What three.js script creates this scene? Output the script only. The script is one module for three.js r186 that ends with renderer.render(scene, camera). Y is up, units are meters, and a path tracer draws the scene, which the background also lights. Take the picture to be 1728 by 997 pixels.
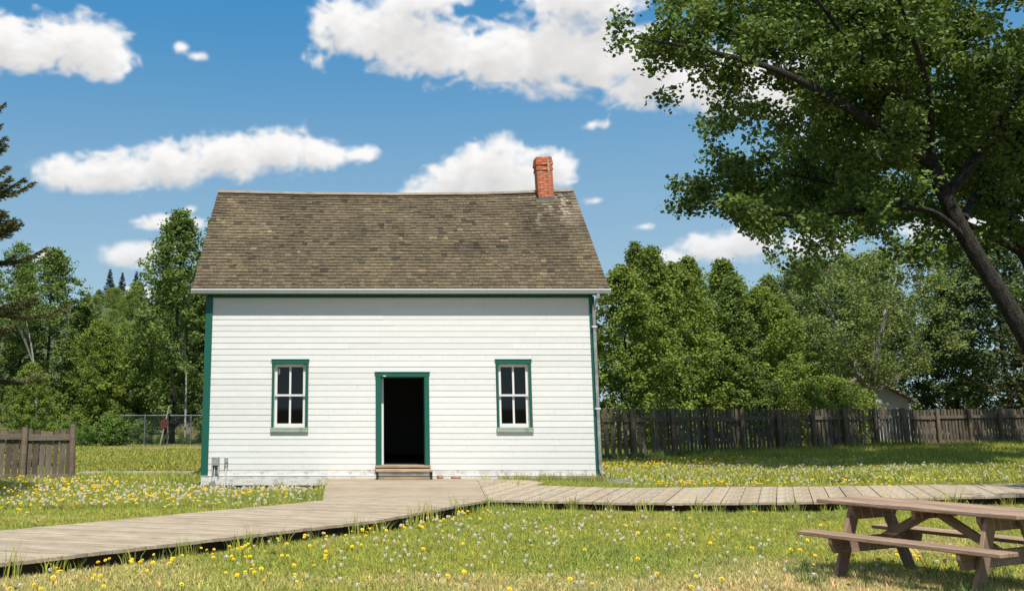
import * as THREE from 'three';
import { mergeGeometries } from 'three/addons/utils/BufferGeometryUtils.js';

// ------------------------------------------------------------------ camera, sky, sun, exposure
const scene = new THREE.Scene();
const camera = new THREE.PerspectiveCamera(41.83, 2216 / 1376, 0.1, 4000);
camera.position.set(0, 1.65, 0);
camera.rotation.x = Math.atan2(381, 1800);
camera.setViewOffset(2216, 1376, 488, 379, 1728, 997);   // the photograph is the lower right of a wider frame

const renderer = new THREE.WebGLRenderer({ antialias: true });
renderer.toneMapping = THREE.LinearToneMapping;
renderer.toneMappingExposure = 1.23;
renderer.shadowMap.enabled = true;

const SUN = new THREE.Vector3(0.13, 1.82, 1).normalize();
const sun = new THREE.DirectionalLight(new THREE.Color().setRGB(1, 0.955, 0.88), 4.7);
sun.position.copy(SUN).multiplyScalar(90).add(new THREE.Vector3(2, 0, -24));
sun.target.position.set(2, 0, -24);
sun.castShadow = true;
sun.shadow.radius = 1.2;
sun.shadow.mapSize.set(4096, 4096);
Object.assign(sun.shadow.camera, { left: -45, right: 45, top: 45, bottom: -45, near: 1, far: 220 });
scene.add(sun, sun.target);

// ------------------------------------------------------------------ random numbers and noise
function rng(a) { return () => { a = (a + 0x6d2b79f5) | 0; let t = Math.imul(a ^ (a >>> 15), 1 | a); t = (t + Math.imul(t ^ (t >>> 7), 61 | t)) ^ t; return ((t ^ (t >>> 14)) >>> 0) / 4294967296; }; }
const HASH = new Float32Array(65536); { const r = rng(77); for (let i = 0; i < 65536; i++) HASH[i] = r(); }
const h2 = (x, y) => HASH[((x * 37 + y * 1009) ^ ((x >> 3) * 131 + (y >> 4) * 17)) & 65535];
function vnoise(x, y) {
  const ix = Math.floor(x), iy = Math.floor(y); let fx = x - ix, fy = y - iy;
  fx = fx * fx * (3 - 2 * fx); fy = fy * fy * (3 - 2 * fy);
  const a = h2(ix, iy), b = h2(ix + 1, iy), c = h2(ix, iy + 1), d = h2(ix + 1, iy + 1);
  return a + (b - a) * fx + (c - a) * fy + (a - b - c + d) * fx * fy;
}
function fbm(x, y, o = 4) { let s = 0, a = 0.5, n = 0; for (let i = 0; i < o; i++) { s += a * vnoise(x, y); n += a; a *= 0.5; x = x * 2.03 + 17.3; y = y * 2.03 + 9.1; } return s / n; }
function billow(x, y, o = 5) { let s = 0, a = 0.5, n = 0; for (let i = 0; i < o; i++) { s += a * (1 - Math.abs(2 * vnoise(x, y) - 1)); n += a; a *= 0.52; x = x * 2.07 + 11.7; y = y * 2.07 + 5.3; } return s / n; }
const sstep = (a, b, x) => { const t = Math.min(1, Math.max(0, (x - a) / (b - a))); return t * t * (3 - 2 * t); };
const mix = (a, b, t) => a + (b - a) * t;

// ------------------------------------------------------------------ the sky: clear air and fair-weather cumulus, all round
{
  const W = 4096, H = 2048, data = new Float32Array(W * H * 4);
  // cloud lumps: azimuth, elevation, half width, half height (degrees), all round the compass
  const L = [
    [-19.6, 18.4, 3.2, 1.7], [-16.4, 18.7, 2.6, 1.75], [-14.3, 18.2, 1.5, 1.5], [-22.5, 18.0, 3, 1.6],
    [-15.9, 12.0, 2.1, 1.0], [-13.4, 12.2, 2.2, 1.25], [-10.6, 12.8, 2.0, 1.35], [-7.6, 13.2, 2.2, 1.35], [-4.8, 13.7, 2.2, 1.45], [-2.3, 13.5, 1.8, 1.0], [-0.4, 13.5, 1.3, 0.5],
    [-1.3, 20.4, 2.1, 1.7], [1.2, 19.8, 2.6, 1.9], [4.0, 18.9, 2.8, 1.8], [7.0, 18.6, 3.0, 1.75], [10.0, 18.4, 3.0, 2.1], [12.3, 18.2, 2.6, 2.3], [-2.6, 18.6, 0.9, 0.8], [3.0, 21.8, 3, 1.2], [12, 21.5, 4, 1.6],
    [15.5, 17.6, 3.0, 2.4], [19.0, 16.6, 3.0, 2.0], [22.5, 15.6, 3.0, 1.8], [26, 13.4, 3.0, 1.4],
    [3.4, 10.9, 1.9, 1.25], [5.3, 11.9, 2.3, 1.75], [7.2, 12.5, 2.1, 1.9], [9.0, 12.0, 1.9, 1.5], [10.3, 12.6, 1.3, 0.95], [6.5, 10.4, 4.2, 0.9],
    [12.4, 14.75, 1.0, 0.32], [12.3, 10.75, 0.7, 0.3], [14.8, 9.3, 0.6, 0.22],
    [16.0, 7.65, 1.3, 0.5], [17.8, 8.1, 1.5, 0.8], [20.0, 8.2, 1.8, 1.0], [23, 8.0, 1.8, 0.9], [29.5, 8.2, 2.6, 1.0],
    [-10.4, 9.6, 1.9, 0.55], [-12.3, 9.7, 0.6, 0.3], [-12.4, 7.9, 1.8, 0.75], [-10.6, 8.2, 1.2, 0.6], [-16.8, 7.6, 1.0, 0.55], [-9.6, 10.4, 0.8, 0.3], [-12.0, 5.9, 1.2, 0.5],
    [-10.4, 18.9, 0.45, 0.4], [-9.5, 18.5, 0.7, 0.3],
  ];
  const r = rng(4);
  for (let k = 0; k < 70; k++) {
    const az = 44 + r() * 280, el = 6 + Math.pow(r(), 1.4) * 55, big = 0.5 + el / 22;
    for (let j = 0, n = 3 + r() * 4; j < n; j++) L.push([az + (r() - 0.5) * 9 * big, el + (r() - 0.5) * 1.4 * big, (1.4 + r() * 1.6) * big, (0.7 + r() * 0.8) * big]);
  }
  for (let k = 0; k < 12; k++) { const az = -20 + r() * 55, el = 27 + r() * 30; for (let j = 0; j < 4; j++) L.push([az + (r() - 0.5) * 14, el + (r() - 0.5) * 3, 3 + r() * 3, 1.5 + r() * 1.6]); }
  const bins = Array.from({ length: 360 }, () => []);
  for (const c of L) { const w = Math.ceil(c[2] * 1.7) + 1; for (let a = -w; a <= w; a++) { const b = ((Math.floor(c[0]) + a) % 360 + 360) % 360; if (!bins[b].includes(c)) bins[b].push(c); } }
  const mask = (az, el) => {
    let m = -2; const b = bins[((Math.floor(az)) % 360 + 360) % 360];
    for (const c of b) {
      let dx = az - c[0]; dx -= 360 * Math.round(dx / 360); dx /= c[2];
      let dy = (el - c[1]) / c[3]; if (dy < 0) dy *= 1.15;
      const v = (1 - Math.sqrt(dx * dx + dy * dy)) * (c[2] < 1.05 ? 0.55 : 1) - (c[2] < 1.05 ? 0.17 : 0); if (v > m) m = v + (m > -0.3 ? Math.max(0, 0.12 - Math.abs(v - m) * 0.4) : 0); else if (m - v < 0.3 && v > -0.3) m += Math.max(0, 0.12 - (m - v) * 0.4);
    }
    return m;
  };
  const dens = (az, el) => {
    const m = mask(az, el); if (m < -0.85) return -1;
    const wx = fbm(az * 0.55 + 3.1, el * 0.8 + 40, 3) - 0.5, wy = fbm(az * 0.55 + 71, el * 0.8 + 9, 3) - 0.5;
    return m + (billow(az * 0.5 + wx * 1.5 + 90, el * 0.8 + wy * 1.5, 6) - 0.57) * 0.85 + (fbm(az * 2.2, el * 2.9, 5) - 0.5) * 0.40;
  };
  const SE = Math.asin(SUN.y), SA = Math.atan2(SUN.x, -SUN.z);
  for (let row = 0; row < H; row++) {
    const e = ((row + 0.5) / H - 0.5) * Math.PI, el = e * 180 / Math.PI, ce = Math.cos(e), se = Math.sin(e);
    const up = Math.max(0, el), g = 2.5 * Math.log(1 + Math.exp((20.5 - up) / 2.5));
    const base = [0.040 + 0.0215 * g, 0.272 + 0.0185 * g, 0.565 + 0.0075 * g];
    const deep = Math.min(1, up / 75); base[0] *= 1 - 0.3 * deep; base[1] *= 1 - 0.32 * deep; base[2] *= 1 - 0.2 * deep;
    for (let col = 0; col < W; col++) {
      const a = ((col + 0.5) / W - 0.5) * 2 * Math.PI, x = Math.cos(a) * ce, z = Math.sin(a) * ce, o = (row * W + col) * 4;
      let R = base[0], G = base[1], B = base[2];
      if (el <= 0) { R = 0.16; G = 0.17; B = 0.12; } else {
        const cs = x * SUN.x + se * SUN.y + z * SUN.z, glow = Math.pow(Math.max(0, cs), 24) * 0.5; R += glow; G += glow * 0.95; B += glow * 0.85;
        const az = Math.atan2(x, -z) * 180 / Math.PI, d = dens(az, el);
        if (d > -0.06) {
          const al = Math.pow(sstep(-0.06, 0.5, d), 0.85) * 0.985;
          const k = Math.min(1.6, 0.45 + el / 22);
          const above = Math.max(0, dens(az + 0.25 * k, el + 0.55 * k)) + Math.max(0, dens(az + 0.4 * k, el + 1.2 * k)) + Math.max(0, mask(az, el + 1.9 * k)) * 0.8;
          const sh = Math.exp(-0.62 * above) * 0.42 + 0.58, puff = 0.93 + 0.14 * fbm(az * 1.7 + 20, el * 2.6 + 5, 4);
          const v = Math.min(0.95, 0.96 * sh * puff + 0.03);
          const low = sstep(14, 2, el) * 0.3;
          R = mix(R, mix(v * 1.0, R, low * 0.9), al); G = mix(G, mix(v * 0.985, G, low), al); B = mix(B, mix(v * 0.97, B, low), al);
        }
      }
      data[o] = R; data[o + 1] = G; data[o + 2] = B; data[o + 3] = 1;
    }
  }
  const t = new THREE.DataTexture(data, W, H, THREE.RGBAFormat, THREE.FloatType);
  t.mapping = THREE.EquirectangularReflectionMapping; t.magFilter = t.minFilter = THREE.LinearFilter; t.needsUpdate = true;
  scene.background = t; scene.environment = t;
  scene.backgroundIntensity = scene.environmentIntensity = 0.85;
}

// ------------------------------------------------------------------ names, labels, geometry helpers
const used = {};
function numbered(n) { used[n] = (used[n] ?? -1) + 1; return used[n] ? n + '_' + String(used[n]).padStart(3, '0') : n; }
function tag(o, label, category, group, kind) { o.userData.label = label; if (category) o.userData.category = category; if (group) o.userData.group = group; if (kind) o.userData.kind = kind; return o; }
function thing(name, label, category, pos = [0, 0, 0], turn = 0, group) { const o = new THREE.Group(); o.name = numbered(name); o.position.set(...pos); o.rotation.y = turn; scene.add(o); return tag(o, label, category, group); }
function part(name, geo, mat, parent, pos, rot) { const m = new THREE.Mesh(geo, mat); m.name = name; m.castShadow = m.receiveShadow = true; if (pos) m.position.set(...pos); if (rot) m.rotation.set(...rot); parent.add(m); return m; }
function sub(name, parent) { const g = new THREE.Group(); g.name = name; parent.add(g); return g; }
const V = (x, y, z) => new THREE.Vector3(x, y, z);

class GB {   // collects faces; build() gives one geometry
  constructor() { this.p = []; this.u = []; this.c = []; this.i = []; }
  v(x, y, z, u = 0, w = 0, c) { this.p.push(x, y, z); this.u.push(u, w); if (c) this.c.push(c[0], c[1], c[2]); return this.p.length / 3 - 1; }
  tri(a, b, c) { this.i.push(a, b, c); }
  quad(a, b, c, d) { this.i.push(a, b, c, a, c, d); }
  build(smooth) {
    let g = new THREE.BufferGeometry();
    g.setAttribute('position', new THREE.Float32BufferAttribute(this.p, 3)); g.setAttribute('uv', new THREE.Float32BufferAttribute(this.u, 2));
    if (this.c.length) g.setAttribute('color', new THREE.Float32BufferAttribute(this.c, 3));
    g.setIndex(this.i); if (smooth !== 'flat') g.computeVertexNormals(); return g;
  }
  tube(pts, radii, seg = 6, c, uvs = 1) {   // tapered tube along a polyline
    let prev = null; const n = pts.length; let len = 0;
    let N = null;
    for (let k = 0; k < n; k++) {
      const t = V(0, 0, 0).subVectors(pts[Math.min(n - 1, k + 1)], pts[Math.max(0, k - 1)]).normalize();
      if (!N) N = Math.abs(t.y) < 0.9 ? V(0, 1, 0).cross(t).normalize() : V(1, 0, 0).cross(t).normalize(); else N.addScaledVector(t, -N.dot(t)).normalize();
      const B = t.clone().cross(N); if (k) len += pts[k].distanceTo(pts[k - 1]); const ring = [];
      for (let s = 0; s <= seg; s++) { const a = s / seg * 2 * Math.PI, q = radii[k]; ring.push(this.v(pts[k].x + (N.x * Math.cos(a) + B.x * Math.sin(a)) * q, pts[k].y + (N.y * Math.cos(a) + B.y * Math.sin(a)) * q, pts[k].z + (N.z * Math.cos(a) + B.z * Math.sin(a)) * q, s / seg * uvs, len, c)); }
      if (prev) for (let s = 0; s < seg; s++) this.quad(prev[s], prev[s + 1], ring[s + 1], ring[s]);
      prev = ring;
    }
    const e = this.v(pts[n - 1].x, pts[n - 1].y, pts[n - 1].z, 0, len, c); for (let s = 0; s < seg; s++) this.tri(prev[s], prev[s + 1], e);
  }
}
// box with chamfered edges, uv in metres, u along the longest side
function chamferBox(lx, ly, lz, ch = 0.004, uo = 0) {
  const b = new GB(), hx = lx / 2, hy = ly / 2, hz = lz / 2, S = [hx, hy, hz], longest = lx >= ly && lx >= lz ? 0 : ly >= lz ? 1 : 2;
  const face = (pts, nrm) => {
    const n = Math.abs(nrm[0]) > Math.abs(nrm[1]) && Math.abs(nrm[0]) > Math.abs(nrm[2]) ? 0 : Math.abs(nrm[1]) > Math.abs(nrm[2]) ? 1 : 2;
    const ax = [0, 1, 2].filter((k) => k !== n); const ua = ax.includes(longest) ? longest : ax[0], va = ax.find((k) => k !== ua);
    const ids = pts.map((p) => b.v(p[0], p[1], p[2], p[ua] + uo, p[va] + uo * 0.37 + n * 0.31));
    const [A, B, C] = pts, e1 = [B[0] - A[0], B[1] - A[1], B[2] - A[2]], e2 = [C[0] - A[0], C[1] - A[1], C[2] - A[2]];
    const cx = [e1[1] * e2[2] - e1[2] * e2[1], e1[2] * e2[0] - e1[0] * e2[2], e1[0] * e2[1] - e1[1] * e2[0]];
    const flip = cx[0] * nrm[0] + cx[1] * nrm[1] + cx[2] * nrm[2] < 0; if (flip) ids.reverse();
    for (let k = 1; k < ids.length - 1; k++) b.tri(ids[0], ids[k], ids[k + 1]);
  };
  const P = (s, a) => [0, 1, 2].map((k) => s[k] * (S[k] - (k === a ? 0 : ch)));   // corner s, lying on face axis a
  for (let a = 0; a < 3; a++) for (const q of [-1, 1]) {
    const o = [0, 1, 2].filter((k) => k !== a), pts = [[-1, -1], [1, -1], [1, 1], [-1, 1]].map(([m, n]) => { const s = [0, 0, 0]; s[a] = q; s[o[0]] = m; s[o[1]] = n; return P(s, a); });
    const nr = [0, 0, 0]; nr[a] = q; face(pts, nr);
  }
  for (let a = 0; a < 3; a++) for (const m of [-1, 1]) for (const n of [-1, 1]) {
    const o = [0, 1, 2].filter((k) => k !== a), s1 = [0, 0, 0], s2 = [0, 0, 0]; s1[a] = -1; s2[a] = 1; s1[o[0]] = s2[o[0]] = m; s1[o[1]] = s2[o[1]] = n;
    const nr = [0, 0, 0]; nr[o[0]] = m; nr[o[1]] = n * 1.01; face([P(s1, o[0]), P(s2, o[0]), P(s2, o[1]), P(s1, o[1])], nr);
  }
  for (const x of [-1, 1]) for (const y of [-1, 1]) for (const z of [-1, 1]) face([P([x, y, z], 0), P([x, y, z], 1), P([x, y, z], 2)], [x, y, z]);
  return b.build();
}
function plainBox(x0, x1, y0, y1, z0, z1, uo = 0) { const g = chamferBox(x1 - x0, y1 - y0, z1 - z0, 0.003, uo); g.translate((x0 + x1) / 2, (y0 + y1) / 2, (z0 + z1) / 2); return g; }
// a convex polygon in plan (x, z pairs) as a plank with its top at y; grain along dir
function polyPlank(poly, yTop, th, dir, uo) {
  const b = new GB(); let area = 0; for (let k = 0; k < poly.length; k++) { const p = poly[k], q = poly[(k + 1) % poly.length]; area += p[0] * q[1] - q[0] * p[1]; }
  if (area < 0) poly = poly.slice().reverse();
  const U = (p) => [p[0] * dir[0] + p[1] * dir[1] + uo, -p[0] * dir[1] + p[1] * dir[0] + uo * 0.7];
  const top = poly.map((p) => b.v(p[0], yTop, p[1], ...U(p))), bot = poly.map((p) => b.v(p[0], yTop - th, p[1], ...U(p)));
  for (let k = 1; k < poly.length - 1; k++) { b.tri(top[0], top[k + 1], top[k]); b.tri(bot[0], bot[k], bot[k + 1]); }
  for (let k = 0; k < poly.length; k++) { const p = poly[k], q = poly[(k + 1) % poly.length], u = U(p), w = U(q); const a = b.v(p[0], yTop, p[1], u[0], u[1]), c = b.v(q[0], yTop, q[1], w[0], w[1]), d = b.v(q[0], yTop - th, q[1], w[0], w[1] + th), e = b.v(p[0], yTop - th, p[1], u[0], u[1] + th); b.quad(a, c, d, e); }
  return b.build();
}
function clip(poly, nx, nz, d) { const out = []; for (let k = 0; k < poly.length; k++) { const p = poly[k], q = poly[(k + 1) % poly.length], a = p[0] * nx + p[1] * nz - d, b = q[0] * nx + q[1] * nz - d; if (a <= 0) out.push(p); if ((a < 0 && b > 0) || (a > 0 && b < 0)) { const t = a / (a - b); out.push([p[0] + (q[0] - p[0]) * t, p[1] + (q[1] - p[1]) * t]); } } return out; }

// ------------------------------------------------------------------ textures and materials
function tex(W, H, f, srgb = true) { const d = new Uint8Array(W * H * 4); for (let y = 0; y < H; y++) for (let x = 0; x < W; x++) { const c = f(x, y, x / W, y / H), o = (y * W + x) * 4; d[o] = c[0] * 255; d[o + 1] = c[1] * 255; d[o + 2] = c[2] * 255; d[o + 3] = 255; } const t = new THREE.DataTexture(d, W, H); t.wrapS = t.wrapT = THREE.RepeatWrapping; t.magFilter = THREE.LinearFilter; t.minFilter = THREE.LinearMipmapLinearFilter; t.generateMipmaps = true; if (srgb) t.colorSpace = THREE.SRGBColorSpace; t.needsUpdate = true; return t; }
const clamp01 = (v) => Math.min(1, Math.max(0, v));
const wrapf = (f, u, v, su, sv, o) => { const a = f(u * su, v * sv, o), b = f((u - 1) * su, v * sv, o), c = f(u * su, (v - 1) * sv, o), d = f((u - 1) * su, (v - 1) * sv, o), wu = sstep(0.8, 1, u), wv = sstep(0.8, 1, v); return mix(mix(a, b, wu), mix(c, d, wu), wv); };
const grainT = tex(512, 512, (x, y, u, v) => { const g = wrapf(fbm, u, v, 5, 90, 4), k = wrapf(fbm, u, v, 3, 14, 3), f = wrapf(fbm, u, v, 30, 200, 2), crack = g > 0.72 ? (g - 0.72) * 2.2 : 0; const t = clamp01(0.84 + (g - 0.5) * 0.30 + (k - 0.5) * 0.22 + (f - 0.5) * 0.16 - crack); return [t, t * 0.99, t * 0.975]; });
const grainB = tex(512, 512, (x, y, u, v) => { const g = wrapf(fbm, u, v, 5, 90, 4), f = wrapf(fbm, u, v, 30, 200, 2), t = clamp01(0.5 + (g - 0.5) * 0.8 + (f - 0.5) * 0.4); return [t, t, t]; }, false);
const paintT = tex(512, 512, (x, y, u, v) => { const k = wrapf(fbm, u, v, 6, 14, 4), f = wrapf(fbm, u, v, 60, 90, 3), s = wrapf(fbm, u, v, 18, 7, 3); let t = 0.955 + (k - 0.5) * 0.035 + (f - 0.5) * 0.02; const st = sstep(0.72, 0.85, s) * 0.03; t -= st; return [t, t * (1 - st * 0.15), t * (1 - st * 0.4)]; });
const peelT = tex(512, 512, (x, y, u, v) => { const k = wrapf(fbm, u, v, 7, 22, 5), f = wrapf(fbm, u, v, 70, 60, 3), m = sstep(0.57, 0.70, k * 0.6 + f * 0.4) * 0.55, s = wrapf(fbm, u, v, 5, 4, 3); const w = 0.93 + (f - 0.5) * 0.06 - sstep(0.5, 0.75, s) * 0.08, gr = 0.60 + (f - 0.5) * 0.3; return [mix(w, gr, m), mix(w * 0.99, gr * 0.96, m), mix(w * 0.97, gr * 0.88, m)]; });
const speckT = tex(256, 256, (x, y, u, v) => { const k = wrapf(fbm, u, v, 8, 8, 4), f = wrapf(fbm, u, v, 60, 60, 2), t = clamp01(0.8 + (k - 0.5) * 0.5 + (f - 0.5) * 0.3); return [t, t, t]; });
const barkT = tex(256, 512, (x, y, u, v) => { const g = wrapf(billow, u, v, 14, 10, 4), k = wrapf(fbm, u, v, 5, 5, 3), t = clamp01(0.35 + (g - 0.5) * 0.9 + (k - 0.5) * 0.4); return [t, t * 0.96, t * 0.9]; });
const barkB = tex(256, 512, (x, y, u, v) => { const t = clamp01(wrapf(billow, u, v, 14, 10, 4)); return [t, t, t]; }, false);
const lin = (r, g, b) => new THREE.Color().setRGB(r, g, b);
function M(color, o = {}) { return new THREE.MeshStandardMaterial({ color, roughness: 0.8, metalness: 0, side: THREE.DoubleSide, ...o }); }
const wood = (r, g, b, o = {}) => M(lin(r, g, b), { map: grainT, bumpMap: grainB, bumpScale: 0.002, roughness: 0.85, ...o });
const MAT = {
  white: [0.80, 0.82, 0.775].map((v) => M(lin(v, v * 0.992, v * 0.95), { map: paintT, bumpMap: grainB, bumpScale: 0.0003, roughness: 0.6 })),
  peel: M(lin(0.80, 0.79, 0.775), { map: peelT, bumpMap: peelT, bumpScale: 0.001, roughness: 0.75 }),
  green: M(lin(0.006, 0.115, 0.078), { map: paintT, bumpMap: grainB, bumpScale: 0.0006, roughness: 0.5 }),
  greenOld: M(lin(0.40, 0.50, 0.41), { map: peelT, roughness: 0.8 }),
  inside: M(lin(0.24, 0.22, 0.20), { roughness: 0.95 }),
  sillWood: wood(0.25, 0.18, 0.13),
  metalWhite: M(lin(0.75, 0.75, 0.74), { map: paintT, roughness: 0.35 }),
  metalGrey: M(lin(0.42, 0.43, 0.43), { map: speckT, roughness: 0.5 }),
  galv: M(lin(0.30, 0.33, 0.34), { map: speckT, roughness: 0.45, metalness: 0.5 }),
  black: M(lin(0.012, 0.012, 0.012), { roughness: 0.7 }),
  glass: new THREE.MeshPhysicalMaterial({ color: lin(0.9, 0.92, 0.95), transmission: 1, thickness: 0, roughness: 0.02, ior: 1.5, side: THREE.DoubleSide }),
  deck: [[0.56, 0.45, 0.315], [0.53, 0.43, 0.30], [0.58, 0.475, 0.34], [0.515, 0.41, 0.28], [0.545, 0.45, 0.325]].map((c) => wood(...c)),
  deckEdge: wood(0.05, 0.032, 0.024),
  step: wood(0.58, 0.44, 0.29),
  fence: [[0.17, 0.132, 0.093], [0.21, 0.167, 0.12], [0.14, 0.11, 0.08], [0.24, 0.195, 0.145]].map((c) => wood(...c, { bumpScale: 0.004 })),
  post: wood(0.27, 0.205, 0.14, { bumpScale: 0.004 }),
  picnic: [[0.44, 0.295, 0.20], [0.50, 0.345, 0.245], [0.38, 0.25, 0.17]].map((c) => wood(...c)),
  brick: [[0.76, 0.225, 0.10], [0.78, 0.265, 0.135], [0.68, 0.19, 0.09], [0.76, 0.36, 0.23], [0.60, 0.16, 0.08]].map((c) => M(lin(...c), { map: speckT, bumpMap: speckT, bumpScale: 0.003, roughness: 0.9 })),
  mortar: M(lin(0.80, 0.66, 0.50), { map: speckT, roughness: 0.95 }),
  shingle: [[0.165, 0.125, 0.069], [0.145, 0.110, 0.06], [0.18, 0.138, 0.077], [0.13, 0.098, 0.053], [0.205, 0.158, 0.09], [0.16, 0.124, 0.07]].map((c) => wood(...c, { bumpScale: 0.003 })),
  shingleV: wood(1, 1, 1, { vertexColors: true, bumpScale: 0.003 }),
  looseBrick: M(lin(0.48, 0.27, 0.19), { map: speckT, roughness: 0.95 }),
  ridge: wood(0.36, 0.29, 0.22),
  rock: M(lin(0.30, 0.28, 0.24), { map: speckT, roughness: 0.95 }),
  barkGrey: M(lin(0.13, 0.115, 0.095), { map: barkT, bumpMap: barkB, bumpScale: 0.03, roughness: 0.95 }),
  barkPale: M(lin(0.52, 0.48, 0.41), { map: speckT, bumpMap: barkB, bumpScale: 0.006, roughness: 0.9 }),
  barkDark: M(lin(0.10, 0.08, 0.065), { map: barkT, roughness: 0.95 }),
};
const leafMat = (tr = 0.3) => new THREE.MeshPhysicalMaterial({ color: 0xffffff, vertexColors: true, roughness: 0.93, transmission: tr, thickness: 0, side: THREE.DoubleSide, specularIntensity: 0.6 });
MAT.leaf = leafMat(0.42); MAT.needle = new THREE.MeshStandardMaterial({ vertexColors: true, roughness: 0.8, side: THREE.DoubleSide });
MAT.grass = new THREE.MeshPhysicalMaterial({ color: 0xffffff, vertexColors: true, roughness: 0.93, transmission: 0.3, thickness: 0, side: THREE.DoubleSide });
MAT.petal = new THREE.MeshStandardMaterial({ color: lin(0.86, 0.60, 0.01), roughness: 0.8, side: THREE.DoubleSide });
MAT.stem = M(lin(0.16, 0.22, 0.06)); MAT.puff = new THREE.MeshPhysicalMaterial({ color: lin(0.76, 0.69, 0.53), roughness: 0.97, transmission: 0.25, thickness: 0, side: THREE.DoubleSide });

// ------------------------------------------------------------------ ground
const LW = { f0: [-9.6, -8.8], f1: [-0.76, -18.95], n0: [-8.2, -6.3], n1: [0.17, -15.71], n2: [2.08, -19.1] };
LW.f0 = [-0.76 - 3.97 * 2.1, -18.95 + 4.59 * 2.1]; LW.n0 = [0.17 - 3.9 * 1.9, -15.71 + 4.32 * 1.9];
const inPoly = (x, z, P) => { let c = false; for (let i = 0, j = P.length - 1; i < P.length; j = i++) if ((P[i][1] > z) !== (P[j][1] > z) && x < (P[j][0] - P[i][0]) * (z - P[i][1]) / (P[j][1] - P[i][1]) + P[i][0]) c = !c; return c; };
const DECKS = [[LW.f0, LW.n0, LW.n1, LW.n2, [2.08, -19.36], LW.f1], [[-0.93, -25.2], [-0.77, -18.96], [2.1, -19.1], [2.5, -25.2]], [[2.1, -19.12], [4.16, -18.58], [5.7, -18.46], [6.73, -18.54], [7.82, -18.8], [9.11, -19.33], [11.87, -20.05], [17, -21.2], [18, -24.2], [12.56, -22.98], [10.67, -22.63], [8.12, -22.25], [4.94, -22], [3.05, -22.85], [2.48, -24.9]]];
const deckDist = (x, z) => { let m = 9; for (const P of DECKS) for (let i = 0, j = P.length - 1; i < P.length; j = i++) { const ax = P[j][0], az = P[j][1], bx = P[i][0] - ax, bz = P[i][1] - az, t = Math.min(1, Math.max(0, ((x - ax) * bx + (z - az) * bz) / (bx * bx + bz * bz))); m = Math.min(m, Math.hypot(x - ax - bx * t, z - az - bz * t)); } return m; };
const bump2 = (x, z, cx, cz, r) => Math.exp(-((x - cx) ** 2 + (z - cz) ** 2) / (r * r));
const gh = (x, z) => (fbm(x * 0.25 + 50, z * 0.25 + 50, 3) - 0.5) * 0.10 * (z < -9 ? 1 : 1) - 0.20 * bump2(x, z, -2.6, -24.3, 2.0) + 0.02 * bump2(x, z, 5.5, -10.8, 2.0) - 0.02 - (z > -26 && z < -5 && Math.abs(x) < 20 ? 0.10 * Math.exp(-((deckDist(x, z) / 0.38) ** 2)) : 0);
const dryAt = (x, z) => clamp01(0.12 + (fbm(x * 0.42 + 8, z * 0.42 + 3, 4) - 0.45) * 2.8 + 1.0 * bump2(x, z, 3.9, -9.6, 2.3) + 0.55 * bump2(x, z, 1.2, -10, 1.8) - (z < -14 ? Math.min(0.8, (-14 - z) * 0.12) : 0));
{
  const xs = [], zs = []; for (let i = -140; i <= 140; i++) xs.push(Math.sign(i) * (Math.abs(i) * 0.2 + Math.pow(Math.abs(i) / 140, 9) * 1500)); zs.push(40, 20, 5, -3); for (let i = 0; i <= 190; i++) zs.push(-6 - i * 0.2 - Math.pow(i / 190, 12) * 1800);
  const b = new GB(); for (const z of zs) for (const x of xs) { const far = sstep(60, 120, Math.hypot(x, z)); const n = fbm(x * 1.3, z * 1.3, 4), d = dryAt(x, z); const c = [mix(0.19, 0.44, d * 0.8) * (0.7 + 0.6 * n), mix(0.15, 0.28, d * 0.8) * (0.7 + 0.6 * n), mix(0.035, 0.12, d * 0.8) * (0.7 + 0.6 * n)]; b.v(x, gh(x, z) * (1 - far), z, x * 0.5, z * 0.5, c); }
  const nx = xs.length; for (let j = 0; j < zs.length - 1; j++) for (let i = 0; i < nx - 1; i++) { const a = j * nx + i; b.quad(a, a + nx, a + nx + 1, a + 1); }
  const m = part('ground', b.build(), M(lin(1, 1, 1), { vertexColors: true, map: speckT, bumpMap: speckT, bumpScale: 0.02, roughness: 1 }), scene); tag(m, 'grassy ground of the yard and the meadow behind', null, null, 'structure');
}

// ------------------------------------------------------------------ the house
const house = thing('wooden_house', 'white clapboard house with green trim, brown shingle roof and brick chimney', 'house', [0, 0, -25]);
// own axes: x as in the world, z = 0 at the front wall face, going back to -7
const HX0 = -3.78, HX1 = 5.31, HD = -7.0, WT = 4.23, EAVE = { y: 4.39, z: 0.20 }, RIDGE = { y: 7.40, z: -3.5 };
const RX0 = -4.07, RX1 = 5.62;
const pitch = Math.atan2(RIDGE.y - EAVE.y, EAVE.z - RIDGE.z), slopeLen = Math.hypot(RIDGE.y - EAVE.y, EAVE.z - RIDGE.z);
const sag = (x, s) => { const t = (x - RX0) / (RX1 - RX0); return -0.075 * s * Math.sin(Math.PI * Math.min(1, Math.max(0, t))) + 0.035 * s * sstep(0.8, 1, t); };   // s: 0 at the eave, 1 at the ridge
const OPEN = [{ x0: -2.15, x1: -1.42, y0: 1.24, y1: 2.67 }, { x0: 3.02, x1: 3.725, y0: 1.24, y1: 2.67 }, { x0: 0.30, x1: 1.325, y0: 0.40, y1: 2.38 }];
const TRIM = [{ x0: -2.205, x1: -1.36, y0: 1.16, y1: 2.77 }, { x0: 2.965, x1: 3.785, y0: 1.16, y1: 2.77 }, { x0: 0.19, x1: 1.42, y0: 0.30, y1: 2.49 }];
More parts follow.
